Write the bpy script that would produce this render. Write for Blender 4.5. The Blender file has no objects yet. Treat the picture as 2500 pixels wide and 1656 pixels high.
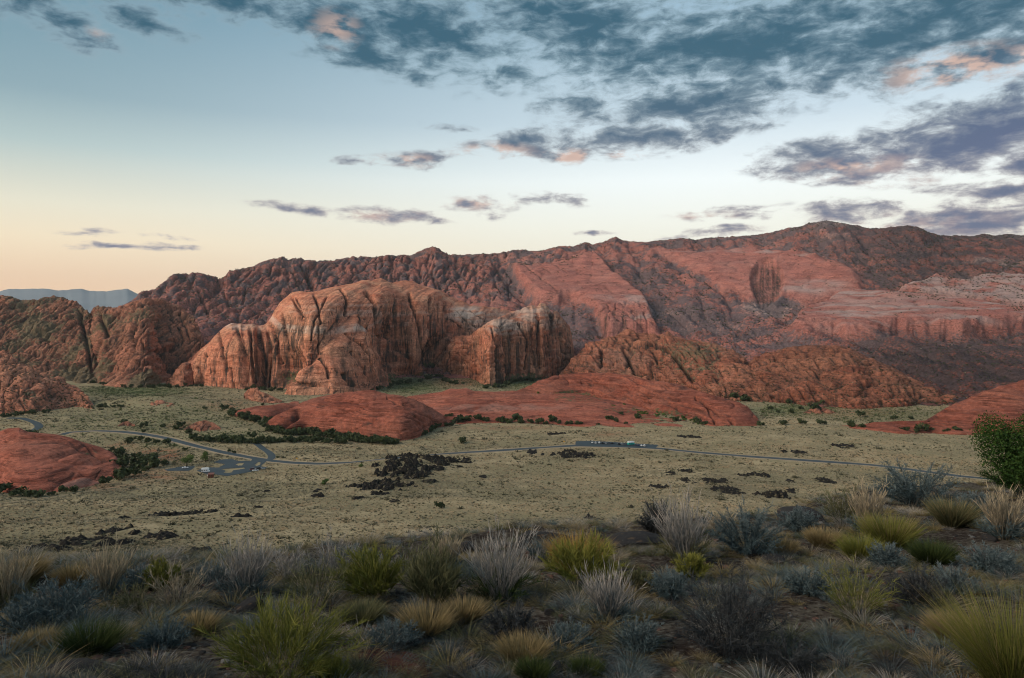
import bpy, math, random
import numpy as np
from mathutils import Vector, Matrix

random.seed(11)
RNG = np.random.RandomState(11)
scene = bpy.context.scene
COL = scene.collection

# ------------------------------------------------------------------ camera
F = 1800.0          # focal length in photo pixels
CX, HY = 1250.0, 790.0   # optical axis column, horizon row (photo pixels)
ZC = 110.0          # eye height above the valley floor
cam_d = bpy.data.cameras.new('camera')
cam = bpy.data.objects.new('camera', cam_d); COL.objects.link(cam)
cam.location = (0, 0, ZC); cam.rotation_euler = (math.radians(90), 0, 0)
cam_d.sensor_width = 36.0; cam_d.lens = 36.0 * F / 2500.0
cam_d.shift_y = (HY - 828.0) / 2500.0
cam_d.clip_start = 0.1; cam_d.clip_end = 80000.0
scene.camera = cam

# ------------------------------------------------------------------ view, sun
scene.view_settings.view_transform = 'Standard'
scene.view_settings.look = 'None'
scene.view_settings.gamma = 1.0
scene.view_settings.use_curve_mapping = False
scene.view_settings.exposure = 0.0
scene.render.engine = 'CYCLES'
cy = scene.cycles
cy.use_denoising = True; cy.filter_width = 1.1
cy.max_bounces = 4; cy.diffuse_bounces = 3; cy.glossy_bounces = 1
cy.transmission_bounces = 2; cy.volume_bounces = 0; cy.transparent_max_bounces = 6
cy.use_adaptive_sampling = True; cy.adaptive_threshold = 0.02

SUN_AZ, SUN_EL = -112.0, 32.0        # from the left, a little behind the camera, very low
sd = bpy.data.lights.new('sun', 'SUN'); sd.energy = 3.0; sd.angle = math.radians(42); sd.color = (1.0, 0.83, 0.66)
sun = bpy.data.objects.new('sun', sd); COL.objects.link(sun)
_a, _e = math.radians(SUN_AZ), math.radians(SUN_EL)
_d = Vector((math.sin(_a) * math.cos(_e), math.cos(_a) * math.cos(_e), math.sin(_e)))
sun.rotation_euler = _d.to_track_quat('Z', 'Y').to_euler()
sun.location = (-200, -200, 400)

# ------------------------------------------------------------------ node helpers
def srgb(r, g, b):
    f = lambda c: (c / 255.0) / 12.92 if c <= 10 else (((c / 255.0) + 0.055) / 1.055) ** 2.4
    return (f(r), f(g), f(b), 1.0)

class NT:
    """tiny wrapper for building node trees"""
    def __init__(self, nt):
        self.nt = nt; nt.nodes.clear()
    def n(self, kind, **kw):
        nd = self.nt.nodes.new(kind)
        for k, v in kw.items(): setattr(nd, k, v)
        return nd
    def link(self, a, b): self.nt.links.new(a, b)
    def setin(self, sock, v):
        if hasattr(v, 'is_output') or hasattr(v, 'links'): self.link(v, sock)
        else: sock.default_value = v
    def math(self, op, a, b=0.0, c=None, clamp=False):
        nd = self.n('ShaderNodeMath', operation=op); nd.use_clamp = clamp
        self.setin(nd.inputs[0], a); self.setin(nd.inputs[1], b)
        if c is not None: self.setin(nd.inputs[2], c)
        return nd.outputs[0]
    def smooth(self, v, lo, hi, a=0.0, b=1.0):
        nd = self.n('ShaderNodeMapRange', interpolation_type='SMOOTHSTEP')
        self.setin(nd.inputs['Value'], v)
        nd.inputs['From Min'].default_value = lo; nd.inputs['From Max'].default_value = hi
        nd.inputs['To Min'].default_value = a; nd.inputs['To Max'].default_value = b
        return nd.outputs[0]
    def mix(self, fac, a, b, mode='MIX'):
        nd = self.n('ShaderNodeMix', data_type='RGBA', blend_type=mode)
        self.setin(nd.inputs[0], fac); self.setin(nd.inputs[6], a); self.setin(nd.inputs[7], b)
        return nd.outputs[2]
    def noise(self, vec, scale, detail=4.0, rough=0.55, dist=0.0):
        nd = self.n('ShaderNodeTexNoise')
        self.link(vec, nd.inputs['Vector'])
        nd.inputs['Scale'].default_value = scale; nd.inputs['Detail'].default_value = detail
        nd.inputs['Roughness'].default_value = rough; nd.inputs['Distortion'].default_value = dist
        return nd.outputs[0]
    def ramp(self, fac, stops, interp='LINEAR'):
        nd = self.n('ShaderNodeValToRGB'); cr = nd.color_ramp; cr.interpolation = interp
        while len(cr.elements) < len(stops): cr.elements.new(0.5)
        for el, (p, c) in zip(cr.elements, stops): el.position = p; el.color = c
        self.setin(nd.inputs[0], fac)
        return nd.outputs[0]
    def scalevec(self, vec, s):
        nd = self.n('ShaderNodeMapping'); self.link(vec, nd.inputs['Vector'])
        nd.inputs['Scale'].default_value = s
        return nd.outputs[0]

# ------------------------------------------------------------------ world: dusk sky with broken cloud
world = bpy.data.worlds.new('World'); scene.world = world; world.use_nodes = True
def build_world():
    t = NT(world.node_tree)
    out = t.n('ShaderNodeOutputWorld'); bg = t.n('ShaderNodeBackground'); bg.inputs['Strength'].default_value = 0.1
    t.link(bg.outputs[0], out.inputs['Surface'])
    d = t.n('ShaderNodeTexCoord').outputs['Generated']
    sp = t.n('ShaderNodeSeparateXYZ'); t.link(d, sp.inputs[0]); x, y, z = sp.outputs
    h = t.math('SQRT', t.math('ADD', t.math('MULTIPLY', x, x), t.math('MULTIPLY', y, y)))
    e = t.math('DIVIDE', z, t.math('MAXIMUM', h, 0.02))          # tangent of the elevation
    az = t.math('ARCTAN2', x, y)                                  # 0 straight ahead, + to the right
    nis = t.n('ShaderNodeTexSky', sky_type='NISHITA')
    nis.sun_disc = False; nis.sun_elevation = math.radians(SUN_EL); nis.sun_rotation = math.radians(SUN_AZ)
    nis.air_density = 1.2; nis.dust_density = 1.5
    eclamp = t.math('MINIMUM', t.math('MAXIMUM', e, 0.0), 1.0)
    L = t.ramp(eclamp, [(0.0, srgb(247, 198, 158)), (0.055, srgb(245, 208, 172)), (0.10, srgb(246, 226, 193)), (0.14, srgb(231, 225, 202)), (0.21, srgb(174, 193, 191)),
                   (0.27, srgb(134, 162, 171)), (0.41, srgb(94, 137, 156)), (0.7, srgb(84, 126, 150)), (1.0, srgb(66, 108, 138))])
    R = t.ramp(eclamp, [(0.0, srgb(240, 226, 200)), (0.07, srgb(242, 235, 214)), (0.13, srgb(246, 246, 234)), (0.19, srgb(246, 253, 252)), (0.27, srgb(204, 221, 231)),
                   (0.41, srgb(158, 187, 205)), (0.7, srgb(104, 142, 168)), (1.0, srgb(70, 112, 142))])
    side = t.smooth(az, -0.72, 0.30)
    grad = t.mix(side, L, R)
    grad10 = t.mix(1.0, grad, (11.6, 11.6, 11.6, 1), 'MULTIPLY')
    sky = t.mix(0.12, grad10, nis.outputs[0])
    # clouds: noise on a flat deck overhead, shaped by where the cloud banks lie
    zz = t.math('ADD', t.math('MAXIMUM', z, 0.0), 0.055)
    cv = t.n('ShaderNodeCombineXYZ'); t.link(t.math('DIVIDE', x, zz), cv.inputs[0]); t.link(t.math('DIVIDE', y, zz), cv.inputs[1])
    deck = cv.outputs[0]
    av = t.n('ShaderNodeCombineXYZ'); t.link(az, av.inputs[0]); t.link(e, av.inputs[1]); ang = av.outputs[0]
    wob = t.n('ShaderNodeTexNoise'); t.link(t.scalevec(ang, (9, 22, 1)), wob.inputs['Vector'])
    wob.inputs['Scale'].default_value = 1.0; wob.inputs['Detail'].default_value = 3.0
    wv = t.n('ShaderNodeVectorMath', operation='MULTIPLY_ADD'); t.link(wob.outputs[1], wv.inputs[0])
    wv.inputs[1].default_value = (0.09, 0.035, 0); wv.inputs[2].default_value = (-0.045, -0.0175, 0)
    wa = t.n('ShaderNodeVectorMath', operation='ADD'); t.link(ang, wa.inputs[0]); t.link(wv.outputs[0], wa.inputs[1]); angw = wa.outputs[0]
    def bank(px, py, w, hh, rot=0.0, vec=angw):
        a0 = math.atan((px - CX) / F); e0 = (HY - py) / F * math.cos(a0)
        m = t.n('ShaderNodeMapping', vector_type='TEXTURE'); t.link(vec, m.inputs['Vector'])
        m.inputs['Location'].default_value = (a0, e0, 0); m.inputs['Rotation'].default_value = (0, 0, math.radians(rot))
        m.inputs['Scale'].default_value = (w / F * math.cos(a0) ** 2, hh / F * math.cos(a0), 1)
        g = t.n('ShaderNodeTexGradient', gradient_type='SPHERICAL'); t.link(m.outputs[0], g.inputs[0])
        return g.outputs[1]
    banks = [  # px, py, half width, half height, tilt, weight
        (40, 5, 260, 60, -4, .8), (360, 40, 200, 70, -10, .8), (180, 95, 120, 30, -8, .6),
        (170, 60, 190, 80, -14, .85), (520, -20, 560, 90, -8, 1), (820, 60, 330, 120, -14, 1), (1080, 80, 420, 160, -12, 1),
        (1420, 60, 420, 170, -6, 1), (1800, 110, 620, 170, 4, 1.05), (2250, 80, 520, 190, 10, 1), (1700, 245, 480, 115, 8, .95), (1610, 330, 320, 62, 4, 1),
        (2420, 320, 470, 150, 9, 1.1), (2080, 395, 340, 82, -4, 1), (2420, 135, 300, 80, 8, 1), (1250, 355, 190, 52, 3, .95), (1010, 385, 170, 34, 3, .85), (870, 388, 90, 22, 0, .75),
        (1395, 258, 140, 42, 4, .9), (1080, 312, 80, 20, 0, .7), (1390, 380, 120, 30, 4, .75), (950, 522, 190, 30, -3, .85), (1165, 500, 130, 30, -4, .85),
        (700, 505, 160, 20, -1, .7), (1350, 495, 120, 24, -3, .75), (210, 560, 150, 14, -2, .65), (300, 600, 220, 14, -3, .65), (420, 604, 120, 12, -2, .6), (415, 580, 100, 10, -2, .5),
        (1780, 518, 190, 28, 2, .8), (1440, 565, 100, 12, 2, .75), (1750, 570, 190, 20, 2, .8), (2060, 520, 200, 40, 3, .85), (2380, 540, 330, 66, 4, 1), (2440, 470, 180, 38, 8, .85), (2290, 465, 120, 26, -4, .7), (2080, 447, 110, 20, 0, .7),
        (900, 130, 260, 90, -16, .85), (1240, 170, 200, 70, -8, .8), (2480, 415, 140, 40, 6, 1)]
    cov = None
    for px, py, w, hh, rot, wt in banks:
        b = t.math('MULTIPLY', bank(px, py, w, hh, rot), wt * (0.84 if w < 200 and py > 240 else 1.0))
        cov = b if cov is None else t.math('MAXIMUM', cov, b)
    over = t.smooth(e, 0.40, 0.62, 0.0, 0.62)                     # the deck goes on overhead
    cov = t.math('MAXIMUM', cov, over)
    n1 = t.noise(deck, 2.4, 5.0, 0.6, 0.3)
    n2 = t.noise(t.scalevec(ang, (1, 2.1, 1)), 24.0, 7.0, 0.64, 0.3)
    nn = t.math('ADD', t.math('MULTIPLY', n1, 0.42), t.math('MULTIPLY', n2, 0.58))
    dens = t.math('ADD', t.math('MULTIPLY', cov, 1.35), t.math('MULTIPLY', t.math('SUBTRACT', nn, 0.52), 4.0))
    gate = t.smooth(cov, 0.02, 0.25)
    alpha = t.math('MULTIPLY', t.smooth(dens, 0.02, 0.78), gate)
    core = t.smooth(dens, 0.18, 1.20)
    # colours: pale thin edges, slate cores; low banks on the right more violet; undersides catch the last glow
    hi = t.smooth(e, 0.10, 0.36)
    thin = t.mix(hi, srgb(196, 186, 184), srgb(146, 172, 186))
    thick = t.mix(hi, srgb(96, 108, 138), srgb(50, 94, 116))
    violet = bank(2450, 330, 620, 240, 8, ang)
    thick = t.mix(t.math('MULTIPLY', violet, 0.6, clamp=True), thick, srgb(84, 96, 136))
    ccol = t.mix(core, thin, thick)
    glow = None
    for px, py, w, hh, wt in [(2330, 170, 230, 70, 1.5), (1200, 372, 130, 34, 1.3), (985, 392, 110, 24, 1.4), (1390, 384, 90, 26, 1.8), (1530, 378, 70, 14, 1.5), (2070, 410, 200, 34, 1.1), (820, 70, 80, 60, .9), (1165, 495, 120, 24, 1.1), (930, 528, 180, 20, .8), (2130, 560, 420, 50, .6), (2200, 440, 160, 24, .9), (2500, 150, 120, 50, 1.5), (1700, 530, 150, 18, .8), (240, 75, 40, 30, .6)]:
        b = t.math('MULTIPLY', bank(px, py, w, hh, 0, ang), wt)
        glow = b if glow is None else t.math('MAXIMUM', glow, b)
    gn = t.noise(t.scalevec(ang, (1, 2.2, 1)), 30.0, 4.0, 0.55)
    glow = t.math('MULTIPLY', glow, t.smooth(gn, 0.38, 0.62), clamp=True)
    ccol = t.mix(t.math('MULTIPLY', glow, 0.75), ccol, srgb(236, 198, 178))
    c10 = t.mix(1.0, ccol, (10, 10, 10, 1), 'MULTIPLY')
    fin = t.mix(t.math('MULTIPLY', alpha, 0.96), sky, c10)
    t.link(fin, bg.inputs['Color'])
    world.cycles.sampling_method = 'MANUAL'; world.cycles.sample_map_resolution = 256
build_world()
# ------------------------------------------------------------------ numpy noise
_pr = np.random.RandomState(5)
PERM = _pr.permutation(256).astype(np.int32)
_g = _pr.normal(size=(256, 3)); GRAD = (_g / np.linalg.norm(_g, axis=1, keepdims=True)).astype(np.float32) * 1.5
def pn(x, y, z=0.0):
    x = np.asarray(x, np.float32); y = np.asarray(y, np.float32); z = np.asarray(z, np.float32)
    x, y, z = np.broadcast_arrays(x, y, z)
    xf = np.floor(x); yf = np.floor(y); zf = np.floor(z)
    X = xf.astype(np.int32) & 255; Y = yf.astype(np.int32) & 255; Z = zf.astype(np.int32) & 255
    fx = x - xf; fy = y - yf; fz = z - zf
    u = fx * fx * fx * (fx * (fx * 6 - 15) + 10); v = fy * fy * fy * (fy * (fy * 6 - 15) + 10); w = fz * fz * fz * (fz * (fz * 6 - 15) + 10)
    def corner(i, j, k):
        h = PERM[(PERM[(PERM[(X + i) & 255] + Y + j) & 255] + Z + k) & 255]
        g = GRAD[h]
        return g[..., 0] * (fx - i) + g[..., 1] * (fy - j) + g[..., 2] * (fz - k)
    def lerp(a, b, t): return a + t * (b - a)
    x00 = lerp(corner(0, 0, 0), corner(1, 0, 0), u); x10 = lerp(corner(0, 1, 0), corner(1, 1, 0), u)
    x01 = lerp(corner(0, 0, 1), corner(1, 0, 1), u); x11 = lerp(corner(0, 1, 1), corner(1, 1, 1), u)
    return lerp(lerp(x00, x10, v), lerp(x01, x11, v), w)
def fbm(x, y, z=0.0, o=4, lac=2.03, gain=0.5):
    s = 0; a = 1.0
    for i in range(o):
        s = s + a * pn(np.asarray(x) + 17.3 * i, np.asarray(y) + 5.1 * i, z); x = np.asarray(x) * lac; y = np.asarray(y) * lac; z = np.asarray(z) * lac; a *= gain
    return s
def sstep(v, lo, hi):
    t = np.clip((np.asarray(v) - lo) / (hi - lo), 0, 1); return t * t * (3 - 2 * t)
def lerp(a, b, t): return a + (b - a) * t
def poly_interp(pts, px):
    a = np.array(pts, float); return np.interp(px, a[:, 0], a[:, 1])
def seg_dist(px, py, pts):
    """distance (photo px) to a polyline"""
    d = np.full(np.shape(px), 1e9, np.float32)
    for (x0, y0), (x1, y1) in zip(pts[:-1], pts[1:]):
        dx, dy = x1 - x0, y1 - y0
        t = np.clip(((px - x0) * dx + (py - y0) * dy) / (dx * dx + dy * dy + 1e-9), 0, 1)
        d = np.minimum(d, np.hypot(px - x0 - t * dx, py - y0 - t * dy))
    return d
def poly_sd(px, py, pts):
    """signed distance to a polygon, + inside"""
    n = len(pts); inside = np.zeros(np.shape(px), bool)
    for i in range(n):
        x0, y0 = pts[i]; x1, y1 = pts[(i + 1) % n]
        c = ((y0 > py) != (y1 > py)) & (px < (x1 - x0) * (py - y0) / ((y1 - y0) + 1e-9) + x0)
        inside ^= c
    d = seg_dist(px, py, list(pts) + [pts[0]])
    return np.where(inside, d, -d)
def blob(px, py, cx, cy_, rx, ry, rot=0.0):
    c, s = math.cos(math.radians(rot)), math.sin(math.radians(rot))
    dx, dy = px - cx, py - cy_
    u = (dx * c + dy * s) / rx; v = (-dx * s + dy * c) / ry
    return np.clip(1 - np.sqrt(u * u + v * v), 0, 1)

# ------------------------------------------------------------------ ground height
CREST = [(-1500, 8.0), (0, 8.4), (300, 8.4), (600, 8.8), (900, 10), (1150, 11.5), (1350, 12.5), (1600, 13.0), (1780, 13.5), (1900, 15), (2000, 17.5), (2100, 21), (2250, 24), (2500, 26), (4500, 28)]
def zground(x, y):
    x = np.asarray(x, np.float64); y = np.asarray(y, np.float64)
    r = np.hypot(x, y)
    px = CX + F * x / np.maximum(y, 0.35 * r + 0.01)
    # valley
    s = np.clip((560 - y) / 310, 0, 1)
    val = 30 * s ** 1.6
    val = np.where(y < 250, 30 + (250 - y) * 0.27, val)
    val = np.minimum(val, 84)
    und = fbm(x / 160, y / 160, 0.3, 3) * 2.2 + fbm(x / 38, y / 38, 7.7, 2) * 0.7
    val = val + und * sstep(r, 60, 200)
    def hump(cx, cy_, rx, ry, hgt, rot=0):
        c, sn = math.cos(math.radians(rot)), math.sin(math.radians(rot))
        u = ((x - cx) * c + (y - cy_) * sn) / rx; v = (-(x - cx) * sn + (y - cy_) * c) / ry
        return hgt * np.exp(-(u * u + v * v))
    val = val + hump(-75, 565, 45, 34, 7.0, 20) + hump(-490, 1000, 70, 45, 11) + hump(-20, 430, 120, 40, 1.5) + hump(-180, 330, 60, 25, 2.0) + hump(150, 430, 30, 14, 1.8) + hump(90, 690, 200, 30, 1.2)
    # far ground slowly rises into the foothills
    val = val + np.clip(r - 1500, 0, 4000) * 0.02
    # hillside the camera stands on
    rc = np.interp(px, [p for p, _ in CREST], [q for _, q in CREST])
    rf = np.maximum(y, 0.6 * r); yy = np.where(y > 0, rf, -r * 0.2)
    plane = ZC - 1.72 - 0.155 * np.minimum(yy, rc)
    over = np.maximum(rf - rc, 0)
    near = plane - over * 0.52 * (1 - np.exp(-over / 6.0)) + (fbm(x / 3.2, y / 3.2, 1.1, 3) * 0.10 + fbm(x / 0.8, y / 0.8, 3.1, 2) * 0.03) * sstep(r, 0.5, 3)
    # made-up knoll, unseen behind the camera, added to shade the foreground
    back = sstep(-(y * 0.72 + x * 0.70), 4, 46) * 22.0
    near = near + back
    k = 3.0
    hgt = np.maximum(near, val)
    return hgt
_YS = np.concatenate([np.linspace(2.5, 40, 700), np.geomspace(40.2, 3000, 1500)])
def hit(px, py, ymin=0.0):
    """where the ray through a photo pixel meets the ground"""
    z = ZC + _YS * (HY - py) / F; x = _YS * (px - CX) / F
    g = zground(x, _YS)
    below = (z <= g) & (_YS > ymin)
    if not below.any(): i = len(_YS) - 1
    else: i = int(np.argmax(below))
    if i == 0: Y = _YS[0]
    else:
        d0 = z[i - 1] - g[i - 1]; d1 = z[i] - g[i]
        Y = _YS[i - 1] + (_YS[i] - _YS[i - 1]) * d0 / (d0 - d1 + 1e-9)
    X = Y * (px - CX) / F
    return float(X), float(Y), float(zground(X, Y))

# ------------------------------------------------------------------ mesh helpers
def mesh_from(name, v, faces, mats=(), smooth=True, mat_idx=None):
    me = bpy.data.meshes.new(name)
    v = np.asarray(v, np.float32).reshape(-1, 3)
    me.vertices.add(len(v)); me.vertices.foreach_set('co', v.ravel())
    if isinstance(faces, np.ndarray):
        n, k = faces.shape
        loops = faces.ravel().astype(np.int32); starts = np.arange(n, dtype=np.int32) * k; tot = np.full(n, k, np.int32)
    else:
        tot = np.array([len(f) for f in faces], np.int32); starts = np.concatenate([[0], np.cumsum(tot)[:-1]]).astype(np.int32)
        loops = np.array([i for f in faces for i in f], np.int32)
    me.loops.add(len(loops)); me.loops.foreach_set('vertex_index', loops)
    me.polygons.add(len(tot)); me.polygons.foreach_set('loop_start', starts); me.polygons.foreach_set('loop_total', tot)
    me.polygons.foreach_set('use_smooth', np.full(len(tot), smooth, bool))
    if mat_idx is not None: me.polygons.foreach_set('material_index', np.asarray(mat_idx, np.int32))
    for m in mats: me.materials.append(m)
    me.update(calc_edges=True); me.validate(clean_customdata=False)
    return me
def add_attr(me, name, data, kind='FLOAT'):
    a = me.attributes.new(name, kind, 'POINT')
    if kind == 'FLOAT': a.data.foreach_set('value', np.asarray(data, np.float32).ravel())
    elif kind == 'FLOAT_COLOR': a.data.foreach_set('color', np.asarray(data, np.float32).ravel())
    elif kind == 'FLOAT_VECTOR': a.data.foreach_set('vector', np.asarray(data, np.float32).ravel())
    elif kind == 'INT': a.data.foreach_set('value', np.asarray(data, np.int32).ravel())
def obj(name, me, parent=None, loc=(0, 0, 0), rot=(0, 0, 0), scale=(1, 1, 1)):
    o = bpy.data.objects.new(name, me); COL.objects.link(o)
    o.location = loc; o.rotation_euler = rot; o.scale = scale
    if parent: o.parent = parent
    return o
def tag(o, label=None, cat=None, group=None, kind=None):
    if label: o['label'] = label
    if cat: o['category'] = cat
    if group: o['group'] = group
    if kind: o['kind'] = kind
    return o
def grid_faces(nr, nc):
    i = np.arange(nr * nc).reshape(nr, nc)
    return np.stack([i[:-1, :-1], i[:-1, 1:], i[1:, 1:], i[1:, :-1]], -1).reshape(-1, 4)

# ------------------------------------------------------------------ materials
def new_mat(name):
    m = bpy.data.materials.new(name); m.use_nodes = True
    t = NT(m.node_tree)
    out = t.n('ShaderNodeOutputMaterial'); bs = t.n('ShaderNodeBsdfPrincipled')
    t.link(bs.outputs[0], out.inputs['Surface'])
    bs.inputs['Roughness'].default_value = 0.92; bs.inputs['Specular IOR Level'].default_value = 0.15
    return m, t, bs
def plain_mat(name, col, rough=0.8, vary=0.15, scale=3.0, spec=0.2, metal=0.0):
    m, t, bs = new_mat(name)
    co = t.n('ShaderNodeTexCoord').outputs['Object']
    n = t.noise(co, scale, 3.0)
    c = t.mix(n, tuple(k * (1 - vary) for k in col[:3]) + (1,), tuple(min(1, k * (1 + vary)) for k in col[:3]) + (1,))
    t.link(c, bs.inputs['Base Color'])
    bs.inputs['Roughness'].default_value = rough; bs.inputs['Specular IOR Level'].default_value = spec; bs.inputs['Metallic'].default_value = metal
    return m
def rock_mat(name, c1, c2, c3, white=(0.60, 0.51, 0.44), dark=(0.045, 0.038, 0.034), veg=(0.055, 0.065, 0.035), bed=0.16, bedmix=0.8, bump=1.0, scrub=0.0, bedtilt=(0, 0), jointk=0.0, bedline=0.0, grain=0.7):
    """sandstone: bedding colour, stains, pale beds, desert varnish and scrub, steered by the mesh's mask attribute m = (pale, varnish, scrub, tone)"""
    m, t, bs = new_mat(name)
    co = t.n('ShaderNodeTexCoord').outputs['Object']
    mp = t.n('ShaderNodeMapping'); t.link(co, mp.inputs['Vector'])
    mp.inputs['Rotation'].default_value = (bedtilt[0], bedtilt[1], 0); mp.inputs['Scale'].default_value = (0.008, 0.008, bed)
    bedn = t.noise(mp.outputs[0], 1.0, 6.0, 0.62, 0.2)
    big = t.noise(co, 0.012, 4.0, 0.55)
    fine = t.noise(co, 0.22, 6.0, 0.65)
    at = t.n('ShaderNodeAttribute', attribute_name='m'); sp = t.n('ShaderNodeSeparateColor'); t.link(at.outputs['Color'], sp.inputs[0])
    tone = at.outputs['Alpha']
    c = t.mix(t.smooth(bedn, 0.36, 0.64), c1 + (1,), c2 + (1,))
    c = t.mix(t.math('MULTIPLY', t.smooth(big, 0.42, 0.68), 0.75), c, c3 + (1,))
    f2 = t.smooth(fine, 0.25, 0.75, 0.62, 1.32)
    cf = t.n('ShaderNodeCombineColor'); [t.link(f2, cf.inputs[i]) for i in range(3)]
    c = t.mix(1.0, c, cf.outputs[0], 'MULTIPLY')
    g2 = t.smooth(t.noise(co, grain, 5.0, 0.7), 0.28, 0.72, 0.68, 1.30)
    cg = t.n('ShaderNodeCombineColor'); [t.link(g2, cg.inputs[i]) for i in range(3)]
    c = t.mix(1.0, c, cg.outputs[0], 'MULTIPLY')
    mp2 = t.n('ShaderNodeMapping'); t.link(co, mp2.inputs['Vector'])
    mp2.inputs['Rotation'].default_value = (bedtilt[0], bedtilt[1], 0); mp2.inputs['Scale'].default_value = (0.014, 0.014, bed * 1.5); mp2.inputs['Location'].default_value = (3.0, 1.0, 0.4)
    b2 = t.noise(mp2.outputs[0], 1.0, 3.0, 0.6, 0.7)
    ln = t.math('MULTIPLY', t.smooth(t.math('ABSOLUTE', t.math('SUBTRACT', b2, 0.5)), 0.030, 0.006), t.smooth(t.noise(co, 0.03, 3.0, 0.6), 0.40, 0.60))
    c = t.mix(t.math('MULTIPLY', ln, bedline), c, tuple(k * 0.32 for k in c2) + (1,))
    wfac = t.math('MULTIPLY', sp.outputs[0], t.smooth(fine, 0.28, 0.5, 0.55, 1.0), clamp=True)
    c = t.mix(wfac, c, white + (1,))
    # vertical streaks of varnish
    st = t.noise(t.scalevec(co, (0.20, 0.06, 0.007)), 1.0, 6.0, 0.68, 0.3)
    dfac = t.math('MULTIPLY', sp.outputs[1], t.smooth(st, 0.36, 0.58, 0.22, 1.0), clamp=True)
    c = t.mix(dfac, c, dark + (1,))
    # thin joints everywhere on steep rock
    ge = t.n('ShaderNodeNewGeometry'); sn = t.n('ShaderNodeSeparateXYZ'); t.link(ge.outputs['True Normal'], sn.inputs[0])
    steep = t.smooth(sn.outputs[2], 0.72, 0.35)
    jn = t.noise(t.scalevec(co, (0.075, 0.03, 0.006)), 1.0, 3.0, 0.55, 0.4)
    jl = t.smooth(t.math('ABSOLUTE', t.math('SUBTRACT', jn, 0.5)), 0.028, 0.004)
    c = t.mix(t.math('MULTIPLY', t.math('MULTIPLY', jl, steep), jointk), c, dark + (1,))
    # scrub
    vo = t.n('ShaderNodeTexVoronoi', feature='F1'); t.link(co, vo.inputs['Vector']); vo.inputs['Scale'].default_value = 0.17; vo.inputs['Randomness'].default_value = 1.0
    dots = t.math('SUBTRACT', 1.0, vo.outputs['Distance'])
    vfac = t.smooth(t.math('ADD', t.math('MULTIPLY', sp.outputs[2], 1.0), t.math('ADD', t.math('MULTIPLY', dots, 0.42), t.math('MULTIPLY', fine, 0.6))), 0.86, 1.08)
    vcol = t.mix(t.smooth(fine, 0.4, 0.65), veg + (1,), tuple(k * 1.7 for k in veg) + (1,))
    c = t.mix(t.math('MULTIPLY', vfac, 0.9), c, vcol)
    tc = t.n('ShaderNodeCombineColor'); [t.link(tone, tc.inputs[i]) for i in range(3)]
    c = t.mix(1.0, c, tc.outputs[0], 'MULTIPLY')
    t.link(c, bs.inputs['Base Color'])
    hgt = t.math('ADD', t.math('MULTIPLY', bedn, bedmix), t.math('SUBTRACT', t.math('MULTIPLY', fine, 0.9), t.math('MULTIPLY', ln, bedline * 0.8)))
    bp = t.n('ShaderNodeBump'); bp.inputs['Strength'].default_value = 0.8; bp.inputs['Distance'].default_value = 2.2 * bump
    t.link(hgt, bp.inputs['Height']); t.link(bp.outputs[0], bs.inputs['Normal'])
    bs.inputs['Roughness'].default_value = 0.95; bs.inputs['Specular IOR Level'].default_value = 0.08
    return m
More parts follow.
